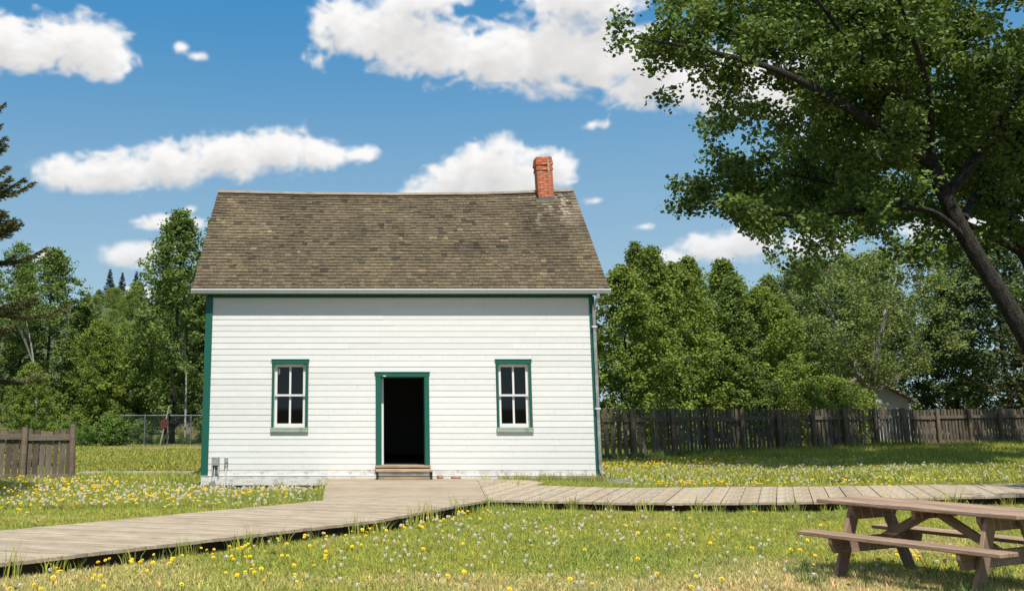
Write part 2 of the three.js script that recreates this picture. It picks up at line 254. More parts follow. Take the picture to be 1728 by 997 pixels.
{
  const wall = sub('wall', house);
  const sh = new THREE.Shape([[HX0 + 0.02, -0.1], [HX1 - 0.02, -0.1], [HX1 - 0.02, WT], [HX0 + 0.02, WT]].map((p) => new THREE.Vector2(...p)));
  for (const o of OPEN) sh.holes.push(new THREE.Path([[o.x0, o.y0], [o.x0, o.y1], [o.x1, o.y1], [o.x1, o.y0]].map((p) => new THREE.Vector2(...p))));
  const g = new THREE.ExtrudeGeometry(sh, { depth: 0.28, bevelEnabled: false }); g.translate(0, 0, -0.30);
  part('wall_core', g, MAT.inside, wall);
  // gables and back wall
  for (const [x, s] of [[HX0 + 0.02, 1], [HX1 - 0.26, 1]]) {
    const gs = new THREE.Shape([[0.30, -0.1], [-HD - 0.3, -0.1], [-HD - 0.02, WT], [3.5, RIDGE.y - 0.28], [0.02, WT], [0.30, WT - 0.02]].map((p) => new THREE.Vector2(...p)));
    const gg = new THREE.ExtrudeGeometry(gs, { depth: 0.24, bevelEnabled: false }); gg.rotateY(Math.PI / 2); gg.translate(x, 0, 0); part('gable_core', gg, MAT.inside, wall);
  }
  part('back_core', plainBox(HX0 + 0.02, HX1 - 0.02, -0.1, WT, HD + 0.02, HD + 0.28), MAT.inside, wall);
  part('ceiling', plainBox(HX0 + 0.27, HX1 - 0.27, 3.0, 3.1, HD + 0.3, -0.31), MAT.inside, house);
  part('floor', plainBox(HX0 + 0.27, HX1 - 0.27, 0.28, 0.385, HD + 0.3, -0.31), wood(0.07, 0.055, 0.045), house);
  part('partition', plainBox(2.0, 2.12, 0.386, 2.999, HD + 0.3, -0.7), MAT.inside, house);
  // clapboards: a tapered board for each piece of each course
  const R = rng(11);
  const board = (x0, x1, y0, hgt, out, z0, uo) => { const b = new GB(); const T = 0.004, Bt = out; const P = [[x0, y0, z0], [x1, y0, z0], [x1, y0, z0 + Bt], [x0, y0, z0 + Bt], [x0, y0 + hgt, z0], [x1, y0 + hgt, z0], [x1, y0 + hgt, z0 + T], [x0, y0 + hgt, z0 + T]]; const f = (a, c, d, e) => { const q = [a, c, d, e].map((k) => b.v(...P[k], P[k][0] + uo, P[k][1] + P[k][2] + uo * 0.31)); b.quad(...q); }; f(3, 2, 6, 7); f(0, 1, 2, 3); f(7, 6, 5, 4); f(0, 3, 7, 4); f(1, 5, 6, 2); f(0, 4, 5, 1); return b.build(); };
  const EX = 0.1357; let course = 0;
  for (let y = 0.165; y < WT - 0.1; y += EX, course++) {
    let spans = [[HX0 + 0.165, HX1 - 0.125]]; const hgt = Math.min(EX + 0.022, WT - y);
    for (const t of TRIM) if (y + EX > t.y0 + 0.01 && y < t.y1 - 0.01) { const nx = []; for (const [a, c] of spans) { if (t.x1 <= a || t.x0 >= c) nx.push([a, c]); else { if (t.x0 > a) nx.push([a, t.x0 - 0.002]); if (t.x1 < c) nx.push([t.x1 + 0.002, c]); } } spans = nx; }
    const fill = []; for (const t of TRIM) { if (y < t.y1 && y + EX > t.y1 && t.y1 > y + 0.01) fill.push([t.x0 - 0.002, t.x1 + 0.002, t.y1 - 0.01, y + hgt]); if (y < t.y0 && y + EX > t.y0 + 0.01) fill.push([t.x0 - 0.002, t.x1 + 0.002, y, t.y0 + 0.008]); }
    for (const [a, c, b0, b1] of fill) if (b1 - b0 > 0.02) part('siding_board', board(a, c, b0, b1 - b0, 0.011, 0, R() * 9), MAT.white[Math.floor(R() * 3)], wall);
    for (let [a, c] of spans) {
      const cuts = []; let p = a; while (c - p > 4.6) { p += 2.4 + R() * 2; if (c - p > 0.6) cuts.push(p); else break; }
      const ed = [a, ...cuts, c];
      for (let k = 0; k < ed.length - 1; k++) { const worn = course < 1 && ed[k + 1] > -1.3 && ed[k] < 4; part('siding_board', board(ed[k] + (k ? 0.0012 : 0), ed[k + 1], y + (R() - 0.5) * 0.0025, hgt, 0.0105 + R() * 0.003, 0, R() * 9), worn ? MAT.peel : MAT.white[Math.floor(R() * 3)], wall); }
    }
  }
  // gable ends: boards along the sides, cut by the roof
  for (const side of [-1, 1]) for (let y = 0.165; y < RIDGE.y - 0.45; y += EX) {
    const half = y < WT - 0.1 ? 3.48 : 3.48 * (1 - (y + EX - WT + 0.1) / (RIDGE.y - 0.28 - WT)); if (half < 0.15) break;
    const g2 = board(-half + (y < WT - 0.1 ? 0.12 : 0), half - (y < WT - 0.1 ? 0.12 : 0), y, EX + 0.022, 0.024, 0, y * 7.3); g2.rotateY(side * Math.PI / 2); g2.translate(side < 0 ? HX0 + 0.018 : HX1 - 0.018, 0, -3.5); part('siding_board', g2, MAT.white[Math.floor(R() * 3)], wall);
  }
  for (let y = 0.165; y < WT - 0.1; y += EX) { const g3 = board(-(HX1 - 0.14), -(HX0 + 0.14), y, EX + 0.022, 0.024, 0, y); g3.rotateY(Math.PI); g3.translate(0, 0, HD + 0.018); part('siding_board', g3, MAT.white[Math.floor(R() * 3)], wall); }
  // trim
  for (const [n, x0, x1] of [['corner_board', HX0, HX0 + 0.165], ['corner_board', HX1 - 0.125, HX1]]) part(n, plainBox(x0, x1, 0.178, WT, -0.01, 0.036), MAT.green, wall);
  for (const x of [HX0, HX1 - 0.026]) { part('corner_board', plainBox(x, x + 0.026, 0.178, WT, -0.14, -0.012), MAT.green, wall); part('corner_board', plainBox(x, x + 0.026, 0.178, WT, HD, HD + 0.14), MAT.green, wall); }
  const pieces = [HX0 + 0.01, -0.93, 2.35, HX1 - 0.01]; for (let k = 0; k < 3; k++) part('skirt_board', plainBox(pieces[k] + 0.001, pieces[k + 1] - 0.001, -0.035, 0.172, -0.012, 0.041, k * 2.3), MAT.peel, wall);
  for (const x of [HX0 + 0.004, HX1 - 0.03]) part('skirt_board', plainBox(x, x + 0.026, -0.035, 0.172, HD + 0.02, -0.014), MAT.peel, wall);
  part('skirt_cap', plainBox(HX0 - 0.005, HX1 + 0.005, 0.1725, 0.1775, -0.01, 0.05), MAT.white[1], wall);
  part('sill_beam', plainBox(HX0 + 0.06, HX1 - 0.06, -0.17, -0.037, -0.25, 0.012), MAT.sillWood, house);
  for (let k = 0; k < 6; k++) part('foundation_stone', plainBox(HX0 + 0.3 + k * 1.68, HX0 + 0.65 + k * 1.68, -0.4, -0.172, -0.24, -0.02, k), MAT.rock, house);
  part('frieze_board', plainBox(HX0 + 0.17, HX1 - 0.13, WT - 0.035, WT + 0.02, 0.028, 0.05), MAT.green, wall);
}
// windows
for (const [k, o] of OPEN.slice(0, 2).entries()) {
  const w = sub('window', house), t = TRIM[k], cx = (o.x0 + o.x1) / 2; w.userData.label = k ? 'four pane window beside the downspout end' : 'four pane window near the utility box';
  part('side_casing', plainBox(t.x0 + 0.012, o.x0 + 0.005, 1.235, 2.675, -0.01, 0.042), MAT.green, w); part('side_casing', plainBox(o.x1 - 0.005, t.x1 - 0.012, 1.235, 2.675, -0.01, 0.042), MAT.green, w);
  part('head_casing', plainBox(t.x0, t.x1, 2.676, 2.762, -0.01, 0.046), MAT.green, w); part('drip_cap', plainBox(t.x0 - 0.02, t.x1 + 0.02, 2.763, 2.778, -0.01, 0.056), MAT.green, w);
  part('sill', plainBox(t.x0 - 0.015, t.x1 + 0.012, 1.20, 1.233, -0.20, 0.060), MAT.greenOld, w); part('apron', plainBox(t.x0 - 0.01, t.x1 + 0.008, 1.135, 1.199, -0.01, 0.058), MAT.greenOld, w);
  for (const [x0, x1] of [[o.x0, o.x0 + 0.012], [o.x1 - 0.012, o.x1]]) part('jamb', plainBox(x0, x1, 1.236, 2.668, -0.28, -0.012), MAT.white[0], w);
  part('head_jamb', plainBox(o.x0 + 0.013, o.x1 - 0.013, 2.652, 2.67, -0.28, -0.012), MAT.white[0], w);
  const my = 1.955;
  for (const [y0, y1, z, bot, topr] of [[my - 0.02, 2.651, -0.055, 0.045, 0.05], [1.236, my + 0.018, -0.10, 0.085, 0.04]]) {
    const s0 = o.x0 + 0.014, s1 = o.x1 - 0.014, st = 0.055;
    part('sash_stile', plainBox(s0, s0 + st, y0, y1, z - 0.035, z), MAT.white[1], w); part('sash_stile', plainBox(s1 - st, s1, y0, y1, z - 0.035, z), MAT.white[1], w);
    part('sash_rail', plainBox(s0 + st, s1 - st, y0, y0 + bot, z - 0.034, z - 0.001), MAT.white[0], w); part('sash_rail', plainBox(s0 + st, s1 - st, y1 - topr, y1, z - 0.034, z - 0.001), MAT.white[0], w);
    part('muntin', plainBox(cx - 0.023, cx + 0.023, y0 + bot, y1 - topr, z - 0.03, z - 0.004), MAT.white[1], w);
    for (const [a, c] of [[s0 + st, cx - 0.023], [cx + 0.023, s1 - st]]) { const pg = new THREE.PlaneGeometry(c - a, y1 - topr - y0 - bot); pg.translate((a + c) / 2, (y0 + bot + y1 - topr) / 2, z - 0.018); part('pane', pg, MAT.glass, w); }
  }
  if (k === 0) { const c = new THREE.SphereGeometry(0.03, 8, 6); c.scale(0.9, 2.6, 0.5); c.translate(o.x0 + 0.10, 2.50, -0.10); part('shade_pull', c, MAT.white[0], w); }
}
// door
{
  const o = OPEN[2], d = sub('doorway', house);
  part('side_casing', plainBox(0.192, 0.312, 0.345, 2.375, -0.01, 0.044), MAT.green, d); part('side_casing', plainBox(1.312, 1.418, 0.345, 2.375, -0.01, 0.044), MAT.green, d);
  part('head_casing', plainBox(0.185, 1.425, 2.376, 2.472, -0.01, 0.048), MAT.green, d); part('drip_cap', plainBox(0.165, 1.445, 2.473, 2.490, -0.01, 0.060), MAT.green, d);
  part('jamb', plainBox(o.x0, o.x0 + 0.022, 0.402, 2.357, -0.30, -0.012), MAT.green, d); part('jamb', plainBox(o.x1 - 0.022, o.x1, 0.402, 2.357, -0.30, -0.012), MAT.green, d); part('head_jamb', plainBox(o.x0, o.x1, 2.358, 2.379, -0.30, -0.012), MAT.green, d);
  part('threshold', plainBox(0.175, 1.435, 0.352, 0.401, -0.29, 0.10), MAT.step, d);
  const leaf = part('door_leaf', plainBox(0.326, 0.376, 0.405, 2.352, -1.22, -0.26), MAT.white[1], d);
  part('door_knob', new THREE.SphereGeometry(0.03, 10, 8).translate(0.41, 1.35, -1.14), MAT.black, leaf);
  part('hook', plainBox(0.36, 0.43, 2.38, 2.402, 0.049, 0.075), MAT.white[0], d);
}
// roof
{
  const roof = sub('roof', house), R = rng(5), EXP = slopeLen / 33;
  const onRoof = (x, s, up, back) => { const y = EAVE.y + s * Math.sin(pitch) + sag(x, s / slopeLen) + up * Math.cos(pitch), z = EAVE.z - s * Math.cos(pitch) + up * Math.sin(pitch); return [x, y, back ? 2 * RIDGE.z - z : z]; };
  for (const back of [false, true]) {   // roof boards
    const b = new GB(), N = 16, ring = [];
    for (let k = 0; k <= N; k++) { const x = mix(RX0 + 0.02, RX1 - 0.02, k / N); ring.push([onRoof(x, 0.02, 0, back), onRoof(x, slopeLen, 0, back), onRoof(x, slopeLen, -0.09, back), onRoof(x, 0.02, -0.09, back)].map((p) => b.v(...p, p[0], p[1]))); }
    for (let k = 0; k < N; k++) for (let j = 0; j < 4; j++) b.quad(ring[k][j], ring[k + 1][j], ring[k + 1][(j + 1) % 4], ring[k][(j + 1) % 4]);
    b.quad(...ring[0]); b.quad(...ring[N]); const g = b.build().toNonIndexed(); g.computeVertexNormals(); part('roof_boards', g, MAT.sillWood, roof);
  }
  // shingles: the lowest courses one by one, the rest joined
  const shingle = (b, x0, x1, s0, len, th, lift, back, c, uo) => {
    len = Math.min(len, slopeLen - s0 - 0.005);
    const P = [onRoof(x0, s0, 0.012, back), onRoof(x1, s0, 0.012, back), onRoof(x1, s0, 0.012 + th + lift, back), onRoof(x0, s0, 0.012 + th + lift, back), onRoof(x0, s0 + len, 0.002, back), onRoof(x1, s0 + len, 0.002, back), onRoof(x1, s0 + len, 0.007, back), onRoof(x0, s0 + len, 0.007, back)];
    const uv = (k) => [(k > 3 ? len : 0) + uo, (k % 4 === 1 || k % 4 === 2 ? x1 - x0 : 0) + uo * 1.7];
    const f = (...q) => { const i = q.map((k) => b.v(...P[k], ...uv(k), c)); if (back) i.reverse(); b.quad(...i); }; f(3, 2, 6, 7); f(0, 1, 2, 3); f(0, 3, 7, 4); f(1, 5, 6, 2);
  };
  const rest = new GB(); let singles = 0;
  for (const back of [false, true]) for (let row = 0; row < 33; row++) {
    let x = RX0 - 0.01 + (back ? 0.05 : 0); const s0 = row * EXP - 0.03;
    while (x < RX1 + 0.01) {
      let w = 0.085 + R() * 0.13; if (RX1 + 0.012 - x - w < 0.06) w = RX1 + 0.012 - x; const x1 = x + w - 0.005;
      const blot = fbm(x * 0.9 + 5, row * 0.16, 4), streak = fbm(x * 3.1 + 30, row * 0.07 + 3, 3); let v = 0.72 + (R() - 0.5) * 0.26 + (blot - 0.5) * 0.7 + (streak - 0.5) * 0.4, g = 0.5 + (fbm(x * 0.7 + 60, row * 0.12 + 8, 3) - 0.5);
      let c = [0.220 * v, 0.168 * v * (0.97 + 0.06 * g), 0.092 * v];
      if (R() < 0.03) c = c.map((q) => q * 0.45); if (R() < 0.02) c = c.map((q) => q * 1.7);
      if (!back) { const wash = (fbm(x * 7.5, row * 0.09 + 1, 3) - 0.44) * 2.9 * bump2(x, 0, 4.95, 0, 0.6) * sstep(15, 30, row); if (wash > 0) { const q = Math.min(0.75, wash); c = [mix(c[0], 0.55, q), mix(c[1], 0.47, q), mix(c[2], 0.38, q)]; } }
      const lift = R() < 0.06 ? R() * 0.014 : R() * 0.004, js = s0 + (R() - 0.5) * 0.022, th = 0.027 + R() * 0.010;
      const chimneyGap = !back && x1 > 4.6 && x < 5.07 && s0 + EXP > 4.42;
      if (!chimneyGap) {
        if (!back && singles < 296 && row < 5) { const b1 = new GB(); shingle(b1, x, x1, js, EXP * 2.1, th, lift, back, null, R() * 9); part('shingle', b1.build(), MAT.shingle[Math.min(5, Math.floor(clamp01((v - 0.3) * 1.1) * 3 + R() * 3))], roof); singles++; }
        else shingle(rest, x, x1, js, EXP * 2.1, th, lift, back, c, R() * 9);
      }
      x += w;
    }
  }
  const rm = part('shingle', rest.build(), MAT.shingleV, roof); rm.userData.kind = 'stuff'; rm.userData.label = 'weathered cedar shingles of the upper courses';
  for (let k = 0; k < 4; k++) for (const back of [false, true]) {   // ridge boards
    const x0 = mix(RX0, RX1, k / 4) + 0.001, x1 = mix(RX0, RX1, (k + 1) / 4) - 0.001, b = new GB(), a0 = onRoof(x0, slopeLen + 0.03, 0.05, back), a1 = onRoof(x1, slopeLen + 0.03, 0.05, back), c0 = onRoof(x0, slopeLen - 0.09, 0.05, back), c1 = onRoof(x1, slopeLen - 0.09, 0.05, back), up = (p) => [p[0], p[1] + 0.028, p[2] + (back ? -0.012 : 0.012)];
    const P = [c0, c1, a1, a0, up(c0), up(c1), up(a1), up(a0)], f = (...q) => b.quad(...q.map((i) => b.v(...P[i], P[i][0], P[i][1] + P[i][2]))); f(4, 5, 6, 7); f(0, 1, 5, 4); f(0, 4, 7, 3); f(1, 2, 6, 5); f(3, 7, 6, 2); part('ridge_board', b.build(), MAT.ridge, roof);
  }
  for (const x of [RX0 + 0.012, RX1 - 0.04]) for (const back of [false, true]) {   // verge boards under the rakes
    const b = new GB(), P = []; for (const xx of [x, x + 0.028]) P.push(onRoof(xx, 0.05, -0.02, back), onRoof(xx, slopeLen - 0.02, -0.02, back), onRoof(xx, slopeLen - 0.02, -0.2, back), onRoof(xx, 0.05, -0.2, back));
    const f = (...q) => b.quad(...q.map((i) => b.v(...P[i], P[i][2], P[i][1]))); f(0, 1, 2, 3); f(4, 5, 6, 7); f(0, 4, 5, 1); f(3, 2, 6, 7); f(0, 3, 7, 4); f(1, 5, 6, 2); part('verge_board', b.build(), MAT.green, roof);
  }
  for (const s of [1, -1]) { const zf = s > 0 ? [0.052, 0.17] : [HD - 0.17, HD - 0.04]; part('soffit', plainBox(RX0 + 0.05, RX1 - 0.05, WT + 0.022, WT + 0.045, zf[0], zf[1]), MAT.green, roof); part('fascia', plainBox(RX0 + 0.045, RX1 - 0.045, WT + 0.02, WT + 0.13, s > 0 ? 0.171 : HD - 0.195, s > 0 ? 0.195 : HD - 0.172), MAT.green, roof); }
  // gutter
  const gs = new THREE.Shape([[0.357, 4.385], [0.357, 4.275], [0.43, 4.265], [0.455, 4.30], [0.462, 4.335], [0.478, 4.345], [0.48, 4.378], [0.468, 4.380], [0.466, 4.352], [0.452, 4.345], [0.445, 4.305], [0.425, 4.275], [0.367, 4.284], [0.366, 4.385]].map(([z, y]) => new THREE.Vector2(0.16 - z, y)));
  const gg = new THREE.ExtrudeGeometry(gs, { depth: RX1 - RX0 + 0.05, bevelEnabled: false }); gg.rotateY(Math.PI / 2); gg.translate(RX0 - 0.02, 0, 0); const gut = part('gutter', gg, MAT.metalWhite, house);
  for (const x of [RX0 - 0.018, RX1 + 0.022]) part('end_cap', plainBox(x, x + 0.004, 4.27, 4.378, 0.20, 0.31), MAT.metalWhite, gut);
  // downspout
  const ds = sub('downspout', house), rect = (pts, w, d) => { const gb = []; for (let k = 0; k < pts.length - 1; k++) { const A = V(...pts[k]), B = V(...pts[k + 1]), len = A.distanceTo(B), g = chamferBox(w, len + 0.01, d, 0.008); g.applyQuaternion(new THREE.Quaternion().setFromUnitVectors(V(0, 1, 0), B.clone().sub(A).normalize())); g.translate((A.x + B.x) / 2, (A.y + B.y) / 2, (A.z + B.z) / 2); gb.push(g); } return mergeGeometries(gb); };
  part('upper_elbow', rect([[5.36, 4.27, 0.25], [5.36, 4.18, 0.24], [5.275, 3.98, 0.11], [5.275, 3.90, 0.085]], 0.07, 0.055), MAT.metalGrey, ds);
  part('pipe', rect([[5.275, 3.895, 0.085], [5.275, 0.34, 0.085]], 0.072, 0.056), MAT.metalGrey, ds);
  part('lower_elbow', rect([[5.275, 0.335, 0.085], [5.285, 0.26, 0.10], [5.32, 0.20, 0.20]], 0.074, 0.058), MAT.metalGrey, ds);
  for (const y of [3.5, 1.64]) part('strap', plainBox(5.215, 5.335, y, y + 0.035, 0.05, 0.118), MAT.metalWhite, ds);
}
// chimney
{
  const ch = sub('chimney', house), R = rng(21), Wd = 0.43, cz = -3.36; ch.position.set(4.84, 6.78, cz); ch.rotation.z = 0.035; ch.rotation.x = -0.01;
  const bl = 0.2, bw = 0.1, bhh = 0.064, full = chamferBox(bl, bhh, bw, 0.005), half = chamferBox(Wd - bw - bl - 0.018, bhh, bw, 0.005, 3);
  part('mortar_core', plainBox(-Wd / 2 + 0.008, Wd / 2 - 0.008, 0, 1.55, -Wd / 2 + 0.008, Wd / 2 - 0.008), MAT.mortar, ch);
  const hl = Wd - bw - bl - 0.018; let n = 0;
  for (let c = 0; c < 21; c++) {
    const out = c === 16 ? 0.022 : c === 17 ? 0.006 : c >= 18 ? 0.032 - (c - 18) * 0.012 : 0, y = 0.035 + c * 0.0742, e = Wd / 2 + out;
    for (let s = 0; s < 4; s++) {
      const g = new THREE.Group(); const order = (c + s) % 2 ? [[bl, full], [hl, half]] : [[hl, half], [bl, full]]; let u = -e + 0.001 + out * 0.5;
      for (const [len, geo] of order) { const p = new THREE.Vector3(u + len / 2, y, e - bw / 2 + (R() - 0.5) * 0.003).applyAxisAngle(V(0, 1, 0), s * Math.PI / 2); part('brick', geo, MAT.brick[Math.floor(R() * R() * 5)], ch, [p.x, p.y, p.z], [0, s * Math.PI / 2, 0]); u += len + 0.009; n++; }
    }
  }
  part('cap', plainBox(-Wd / 2 + 0.02, Wd / 2 - 0.02, 1.56, 1.585, -Wd / 2 + 0.02, Wd / 2 - 0.02), MAT.mortar, ch);
  part('flashing', plainBox(-Wd / 2 - 0.012, Wd / 2 + 0.012, 0.10, 0.44, -Wd / 2 - 0.012, Wd / 2 + 0.012), MAT.galv, ch);
  const ap = chamferBox(Wd + 0.1, 0.012, 0.2, 0.003); ap.rotateX(pitch); ap.translate(0, 0.30, Wd / 2 + 0.07); part('flashing_apron', ap, MAT.metalGrey, ch);
}

// ------------------------------------------------------------------ boardwalk: planks clipped to their outlines
const DY = 0.12;
function deck(name, label, outline, ang, pw, seed, edge) {
  const o = thing(name, label, null); o.userData.kind = 'structure'; const R = rng(seed), dir = [Math.cos(ang), Math.sin(ang)], nr = [-dir[1], dir[0]];
  let lo = 1e9, hi = -1e9; for (const p of outline) { const d = p[0] * nr[0] + p[1] * nr[1]; lo = Math.min(lo, d); hi = Math.max(hi, d); }
  for (let d = lo; d < hi; d += pw) {
    let q = clip(clip(outline, nr[0], nr[1], d + pw - 0.004 - R() * 0.004), -nr[0], -nr[1], -d - 0.004); if (q.length < 3) continue;
    let t0 = 1e9, t1 = -1e9; for (const p of q) { const t = p[0] * dir[0] + p[1] * dir[1]; t0 = Math.min(t0, t); t1 = Math.max(t1, t); } if (t1 - t0 < 0.25) continue;
    q = clip(clip(q, dir[0], dir[1], t1 - R() * 0.02), -dir[0], -dir[1], -(t0 + R() * 0.02)); if (q.length < 3) continue;
    part('plank', polyPlank(q, DY + (R() - 0.5) * 0.006, 0.038, dir, R() * 20), MAT.deck[Math.floor(R() * 5)], o);
  }
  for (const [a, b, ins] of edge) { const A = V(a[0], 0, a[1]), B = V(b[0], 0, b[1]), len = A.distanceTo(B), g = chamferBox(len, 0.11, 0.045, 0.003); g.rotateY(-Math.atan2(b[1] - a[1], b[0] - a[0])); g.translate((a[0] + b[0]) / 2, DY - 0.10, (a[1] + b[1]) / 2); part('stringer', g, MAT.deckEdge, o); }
  return o;
}
deck('boardwalk', 'wide tan plank boardwalk running from the platform towards the gate side', [LW.f0, LW.n0, LW.n1, LW.n2, [2.08, -19.36], LW.f1], 0.30, 0.142, 31, [[[LW.n0[0] - 0.05, LW.n0[1] - 0.1], [LW.n1[0] - 0.06, LW.n1[1] - 0.1]], [[LW.n1[0] - 0.05, LW.n1[1] - 0.1], [LW.n2[0] - 0.07, LW.n2[1]]], [[LW.f0[0] + 0.1, LW.f0[1]], [LW.f1[0] + 0.1, LW.f1[1] + 0.02]]]);
deck('boardwalk', 'square plank platform in front of the open door', [[-0.93, -24.945], [-0.77, -18.96], [2.08, -19.37], [2.47, -24.945]], 0.0, 0.142, 32, [[[-0.86, -24.9], [-0.70, -19.05]]]);
{
  const near = [[2.10, -19.12], [4.16, -18.58], [5.7, -18.46], [6.73, -18.54], [7.82, -18.80], [9.11, -19.33], [11.87, -20.05], [17, -21.2]], far = [[2.48, -24.0], [3.05, -22.85], [4.94, -22.0], [8.12, -22.25], [10.67, -22.63], [12.56, -22.98], [18, -24.2]];
  const o = thing('boardwalk', 'long plank boardwalk with slanting boards leading off behind the picnic table', null); o.userData.kind = 'structure'; const R = rng(33);
  // boards run along one slanting direction; each is cut by the near and the far edge
  const ang = Math.atan2(-1.08, 0.41), dir = [Math.cos(ang), Math.sin(ang)], nr = [-dir[1], dir[0]];
  const cross = (line, d, w) => { for (let k = 0; k < line.length - 1; k++) { const a = line[k], b = line[k + 1], da = a[0] * nr[0] + a[1] * nr[1] - d, db = b[0] * nr[0] + b[1] * nr[1] - d; if (da * db <= 0 && da !== db) { const t = da / (da - db); return [a[0] + (b[0] - a[0]) * t, a[1] + (b[1] - a[1]) * t]; } } return null; };
  const pw = 0.29; const d0 = 2.10 * nr[0] - 19.12 * nr[1];
  for (let d = d0; d < d0 + 14.8; d += pw) {
    const g = 0.004 + R() * 0.006, a = cross(near, d + g), b = cross(near, d + pw - g), c = cross(far, d + pw - g), e = cross(far, d + g); if (!a || !b) continue;
    const wallX = (p) => p ?? null; let poly = [a, b]; if (wallX(c)) poly.push(c); if (wallX(e)) poly.push(e); if (poly.length < 3) continue;
    const jig = (R() - 0.5) * 0.05; poly[0] = [poly[0][0] - dir[0] * jig, poly[0][1] - dir[1] * jig]; poly[1] = [poly[1][0] - dir[0] * jig, poly[1][1] - dir[1] * jig];
    part('plank', polyPlank(poly, DY + (R() - 0.5) * 0.008, 0.038, dir, R() * 20), MAT.deck[Math.floor(R() * 5)], o);
  }
  // the wedge beside the platform
  for (let d = d0 - pw; d > d0 - 2.4; d -= pw) { const wedge = [[2.095, -19.37], [2.10, -19.12], [2.48, -24.9], [3.0, -22.86]]; const hull = [[2.10, -19.14], [2.50, -24.7], [3.05, -22.87]]; const g = 0.008; let q = clip(clip([[2.07, -19.13], [2.47, -24.9], [3.6, -24.2], [4.4, -20]], nr[0], nr[1], d + pw - g), -nr[0], -nr[1], -d - g); q = clip(q, 0, -1, 24.6); if (q.length >= 3) { part('plank', polyPlank(q.map(([x, z]) => [Math.max(x, 2.084 + (-19.37 - z) * 0.07), Math.max(z, -24.6)]), DY + (R() - 0.5) * 0.006, 0.038, dir, R() * 20), MAT.deck[Math.floor(R() * 5)], o); } }
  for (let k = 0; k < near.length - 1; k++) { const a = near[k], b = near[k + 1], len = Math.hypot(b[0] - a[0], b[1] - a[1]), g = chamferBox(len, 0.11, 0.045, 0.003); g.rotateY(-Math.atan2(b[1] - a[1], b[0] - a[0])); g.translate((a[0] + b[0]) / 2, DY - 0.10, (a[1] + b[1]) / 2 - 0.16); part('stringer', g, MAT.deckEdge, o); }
}
// the step at the door and things beside it
{
  const s = thing('door_step', 'weathered plank step with dark ends below the open door', 'step', [0.82, DY + 0.004, -24.62]);
  part('tread', chamferBox(1.27, 0.05, 0.36, 0.006), MAT.step, s, [0, 0.185, 0]); part('riser', chamferBox(1.16, 0.085, 0.03, 0.004, 2), MAT.step, s, [0, 0.045, 0.10]);
  for (const x of [-0.60, 0.60]) part('support', chamferBox(0.05, 0.155, 0.32, 0.004), MAT.black, s, [x, 0.080, 0]);
  const stone = (name, label, x, w, hgt) => { const b = thing(name, label, 'brick', [x, DY + 0.004, -24.78], 0.3); const g = chamferBox(w, hgt, 0.1, 0.012); part('block', g, MAT.looseBrick, b, [0, hgt / 2, 0]); };
  stone('loose_brick', 'short broken brick lying beside the door step', 1.63, 0.12, 0.07); stone('loose_brick', 'flat long brick lying by the wall farther from the door step', 1.99, 0.22, 0.045);
}
// utility boxes
{
  const u = thing('utility_box', 'pale grey meter box with open lower window on the clapboard wall', 'meter box', [-3.44, 0, -24.965]);
  part('cover', plainBox(-0.085, 0.085, 0.40, 0.585, 0, 0.09), MAT.metalGrey, u); part('back_plate', plainBox(-0.075, 0.075, 0.205, 0.399, 0, 0.03), MAT.galv, u); for (const x of [-0.075, 0.06]) part('side_plate', plainBox(x, x + 0.015, 0.205, 0.399, 0.031, 0.085), MAT.metalWhite, u);
  part('cable', new THREE.CylinderGeometry(0.011, 0.011, 0.29, 8).translate(-0.02, 0.225, 0.045), MAT.metalWhite, u);
  const j = thing('junction_cover', 'round edged pale plate low on the house skirting', 'cover plate', [-3.50, 0, -24.955]); const g = new THREE.CylinderGeometry(0.085, 0.085, 0.05, 10); g.rotateX(Math.PI / 2); g.translate(0, -0.02, 0.03); part('plate', g, MAT.metalGrey, j); part('stub', plainBox(-0.03, 0.03, -0.14, -0.09, 0.005, 0.05), MAT.metalGrey, j);
  const c = thing('conduit', 'thin white conduit pipe running up the wall beside the meter box', 'conduit', [-3.20, 0, -24.94]); const b = new GB(); b.tube([V(-0.03, -0.24, 0.03), V(-0.02, 0.0, 0.02), V(-0.005, 0.2, 0.01), V(0, 0.5, 0.005)], [0.022, 0.022, 0.022, 0.022], 8); part('pipe', b.build(), MAT.metalWhite, c); part('cap', plainBox(-0.04, 0.04, 0.46, 0.57, -0.02, 0.05), MAT.metalGrey, c); part('screw', new THREE.SphereGeometry(0.014, 6, 5).translate(0, 0.38, 0.03), MAT.black, c);
  const r = thing('splash_stone', 'flat pale splash stone under the downspout corner', 'stone', [5.55, 0, -24.55], 0.2); const sg = new THREE.IcosahedronGeometry(0.3, 2); { const p = sg.attributes.position; for (let k = 0; k < p.count; k++) { const f = 0.8 + 0.35 * fbm(p.getX(k) * 4 + 9, p.getZ(k) * 4 + p.getY(k) * 3, 3); p.setXYZ(k, p.getX(k) * f * 1.5, p.getY(k) * f * 0.35, p.getZ(k) * f); } sg.computeVertexNormals(); } part('slab', sg, MAT.rock, r, [0, 0.03, 0]);
  const pier = thing('corner_pier', 'grey wooden pier under the house corner by the downspout', 'pier', [5.24, 0, -24.93]); part('block', plainBox(-0.06, 0.06, -0.1, 0.17, 0, 0.06), MAT.fence[3], pier);
}

